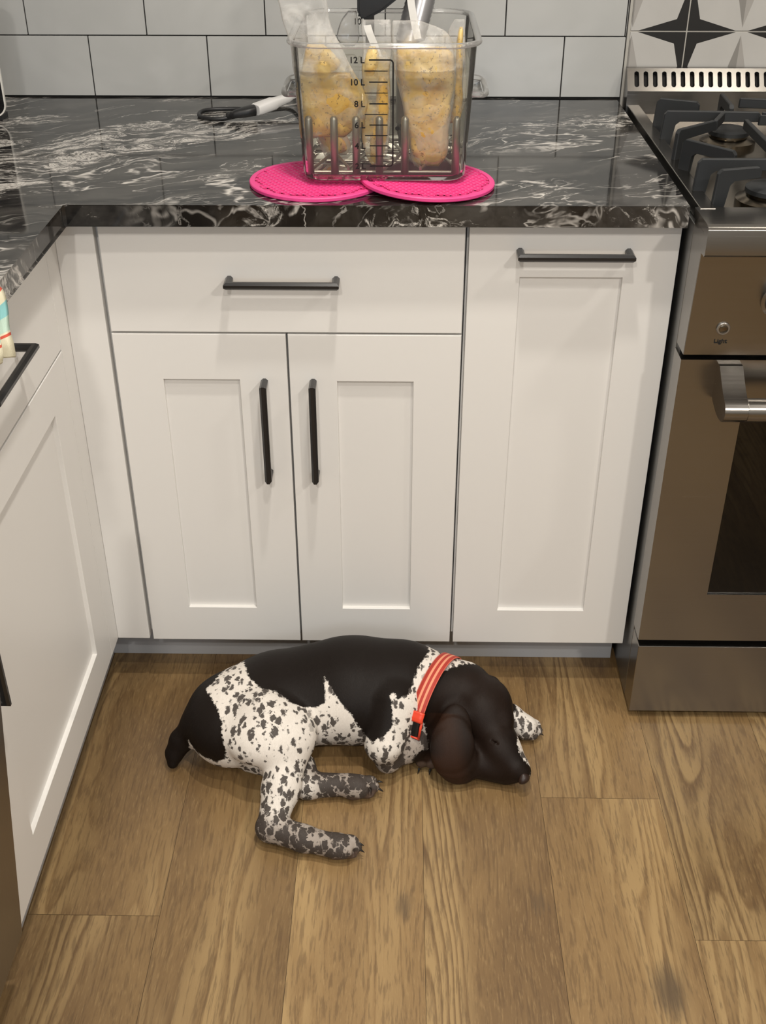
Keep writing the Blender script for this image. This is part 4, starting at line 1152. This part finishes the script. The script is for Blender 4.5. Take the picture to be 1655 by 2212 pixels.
def poly_sd(poly, u, w):
    """signed distance, positive inside"""
    P = np.array(poly); n = len(P); dmin = np.full(u.shape, 9.0); inside = np.zeros(u.shape, bool)
    for i in range(n):
        a, b = P[i], P[(i+1) % n]; e = b-a
        t = np.clip(((u-a[0])*e[0]+(w-a[1])*e[1])/(e@e+1e-12), 0, 1)
        dmin = np.minimum(dmin, np.hypot(u-a[0]-t*e[0], w-a[1]-t*e[1]))
        c = ((a[1] > w) != (b[1] > w)) & (u < (b[0]-a[0])*(w-a[1])/(b[1]-a[1]+1e-12)+a[0]); inside ^= c
    return np.where(inside, dmin, -dmin)
FULL, FLD = field()
V, Q = surface_nets(FULL); V = relax(V, Q, 4)
V[:, 2] = np.maximum(V[:, 2], .0006)
me = bpy.data.meshes.new('dog')
me.from_pydata(V.tolist(), [], Q.tolist()); me.update()
# the coat outlines are projected onto the dog along the camera's view direction
NU = 1.1175
u_, w_ = V[:, 0].copy(), V[:, 1]+(V[:, 2]-.08)*NU
dark = np.full(len(V), -9.0)
for k in COATP: dark = np.maximum(dark, poly_sd(COATP[k], u_, w_))
earf = np.clip((.118-V[:, 0]+(w_+.21)*-.12)/.02, 0, 1)
liver = np.clip(poly_sd(COATP['head'], u_, w_)/.03, 0, 1)*(.24+.70*earf*(w_ < -.17))
def near(c, r0, r1, P=None):
    d = np.sqrt(((V-np.array(c))**2).sum(1)); return np.clip((r1-d)/(r1-r0), 0, 1)
def seg(a, b, r0, r1):
    a, b = np.array(a), np.array(b); e = b-a; t = np.clip(((V-a)@e)/(e@e), 0, 1); d = np.sqrt(((V-a-t[:, None]*e)**2).sum(1)); return np.clip((r1-d)/(r1-r0), 0, 1)
roan = np.full(len(V), .10)
roan = np.maximum(roan, 0.84*seg((-.200, -.388, .022), (-.06, -.417, .018), .024, .048))
roan = np.maximum(roan, .36*seg((-.180, -.330, .050), (-.19, -.380, .03), .02, .05))
roan = np.maximum(roan, .84*seg((-.15, -.27, .02), (-.04, -.289, .018), .024, .045))
roan = np.maximum(roan, .70*seg((.19, -.115, .01), (.25, -.148, .01), .012, .04))
roan = np.maximum(roan, .80*seg((-.01, -.232, .04), (.06, -.202, .04), .03, .06))
roan = np.maximum(roan, .52*seg((-.12, -.20, .03), (-.03, -.20, .03), .03, .085))
roan = np.maximum(roan, .50*seg((.03, .0, .14), (.10, -.04, .12), .03, .06))
roan = np.maximum(roan, .42*near((-.23, -.24, .14), .02, .06))
pad = np.maximum.reduce([near((.0495, -.2281, .016), .007, .011), near((.066, -.2311, .016), .007, .011), near((-.0639, -.4270, .012), .006, .010), near((-.0555, -.4230, .016), .003, .007),
    near((-.0830, -.4270, .010), .008, .013), near((-.0385, -.2990, .012), .006, .010), near((-.0300, -.2950, .018), .003, .007), near((-.0620, -.3050, .009), .008, .013)])
far = seg((.14, -.14, .028), (.255, -.148, .016), .030, .0305)*(V[:, 0] > .196)*(V[:, 2] < .058)*(V[:, 1] > -.175)
dark = np.where(far > 0, -.02, dark)
tip = near((-.3735, -.231, .004), .003, .006); dark = np.where(tip > 0, -.01, dark)
for nme, arr in (('dark', np.clip(dark, -.05, .05)), ('roan', roan), ('liver', liver), ('pad', pad)):
    at = me.attributes.new(nme, 'FLOAT', 'POINT'); at.data.foreach_set('value', arr.astype(np.float32))
dogo = link('dog', me, COAT, None, True)
tag(dogo, 'dark brown and white speckled puppy asleep on the floor by the cabinets', 'dog')

bm = bmesh.new(); bmesh.ops.create_uvsphere(bm, u_segments=20, v_segments=14, radius=1)
for v in bm.verts:
    x, y, z = v.co; z = z*(1-.25*x); v.co = (x*.0085, y*.0115*(1-.25*z), z*.0095)
bm.transform(Matrix.Translation((.2180, -.2765, .0350)) @ Matrix.Rotation(math.radians(-42), 4, 'Z'))
no_ = obj('nose', bm, NOSE, dogo, True)
# collar: a band laid on the coat all round the neck
def ray_out(c, d, r0=.01, r1=.16):
    c, d = np.array(c), np.array(d); ts = np.linspace(r0, r1, 160); P = c+ts[:, None]*d
    I = (P-lo_)/VX; I = np.clip(I, 0, np.array(FLD.shape)-1.001); i = I.astype(int); f = I-i; v = 0
    for a in (0, 1):
        for b in (0, 1):
            for e in (0, 1):
                v = v+FLD[i[:, 0]+a, i[:, 1]+b, i[:, 2]+e]*(f[:, 0] if a else 1-f[:, 0])*(f[:, 1] if b else 1-f[:, 1])*(f[:, 2] if e else 1-f[:, 2])
    k = np.argmax(v > 0); return ts[k] if v[k] > 0 else r1
def ribbon(center, axis, width, off, thick, n=72, name='collar', a0=0.0, a1=2*PI, parent=None, matl=None, tilt=0.0):
    C_ = Vector(center); ax = Vector(axis).normalized(); u = ax.cross(Vector((0, 0, 1))).normalized(); v = ax.cross(u)
    closed = abs(a1-a0-2*PI) < 1e-6
    m_ = n if closed else n+1
    rad = np.zeros((m_, 3))
    for k in range(m_):
        a = a0+(a1-a0)*k/n; d = u*math.cos(a)+v*math.sin(a)
        for j, s in enumerate((-.5, 0, .5)): rad[k, j] = ray_out(C_+ax*width*s, d)
    r = rad.max(1)
    r = np.minimum(r, np.median(r)*1.35)
    for _ in range(6):
        if closed: r = .5*r+.25*(np.roll(r, 1)+np.roll(r, -1))
    bm = bmesh.new(); uvl = bm.loops.layers.uv.new('UVMap'); R = []
    L = 0; acc = [0]
    for k in range(m_):
        a = a0+(a1-a0)*k/n; d = u*math.cos(a)+v*math.sin(a)
        row = []
        for (s, h) in ((-.5, off), (-.5, off+thick), (-.25, off+thick*1.15), (0, off+thick*1.2), (.25, off+thick*1.15), (.5, off+thick), (.5, off)):
            p = C_+ax*width*s+d*(r[k]+h); p.z = max(p.z, .0012); row.append(bm.verts.new(p))
        R.append(row)
    us = [0, 0.0, .25, .5, .75, 1.0, 1]
    for k in range(n):
        k2 = (k+1) % m_
        for j in range(7):
            j2 = (j+1) % 7
            f = bm.faces.new((R[k][j], R[k][j2], R[k2][j2], R[k2][j]))
            for l, (kk, jj) in zip(f.loops, ((k, j), (k, j2), (k+1, j2), (k+1, j))): l[uvl].uv = (kk/n, us[jj])
    if not closed: bm.faces.new(R[0][::-1]); bm.faces.new(R[-1])
    o = obj(name, bm, matl or WEB, parent, True)
    return o, C_, ax, u, v, r
cax = (.90, -.43, -.05)
colo, cC, cA, cU, cV, cR = ribbon((.078, -.128, .084), cax, .0255, .0008, .0018)
tag(colo, 'orange-red collar with pale stripes round the sleeping puppy\'s neck', 'collar')
bk = ribbon((.078, -.128, .084), cax, .0225, .0030, .0030, n=14, name='buckle', a0=-.30, a1=.10, matl=BLACKP, parent=colo)[0]
ribbon((.078, -.128, .084), cax, .0310, .0045, .0030, n=6, name='buckle_frame', a0=-.40, a1=-.24, matl=ORANGE, parent=colo)
def pt(ang, s, h):
    k = int(round((ang % (2*PI))/(2*PI)*72)) % 72; return cC+cA*s+(cU*math.cos(ang)+cV*math.sin(ang))*(cR[k]+h)
bm = bmesh.new(); tube(bm, [pt(-.26, .0135, .006), pt(-.12, .0140, .006), pt(.06, .0130, .006)], .0022, 8); obj('buckle_frame', bm, ORANGE, colo, True)
bm = bmesh.new(); tube(bm, [pt(.07, -.006, .006), pt(.07, .0130, .006)], .0020, 8); obj('buckle_frame', bm, ORANGE, colo, True)
# claws
def claw(p, d, L=.009, r=.0020):
    p, d = Vector(p), Vector(d).normalized(); bm = bmesh.new()
    pts = [p+d*L*t+Vector((0, 0, -.25*L*t*t)) for t in (0, .3, .6, .85, 1)]
    tube(bm, pts, [r, r*.9, r*.65, r*.35, r*.08], 8); o = obj('claw', bm, BLACKP, dogo, True)
for p_, d_ in (((-.0515, -.4110, .027), (1, -.25, -.1)), ((-.0500, -.4165, .020), (1, -.3, -.4)), ((-.0240, -.2815, .029), (1, -.05, .05)), ((-.0225, -.2890, .020), (1, -.2, -.4)),
               ((.0455, -.2310, .010), (-.3, -.6, -.8)), ((.0640, -.2330, .010), (-.2, -.6, -.8)), ((.2560, -.1390, .020), (1, -.2, -.3)), ((.2570, -.1480, .016), (1, -.3, -.3))):
    claw(p_, d_)
for o_ in bpy.data.objects:
    if o_.parent is not None and o_.type == 'MESH' and 'label' in o_ and 'category' in o_: del o_['category']
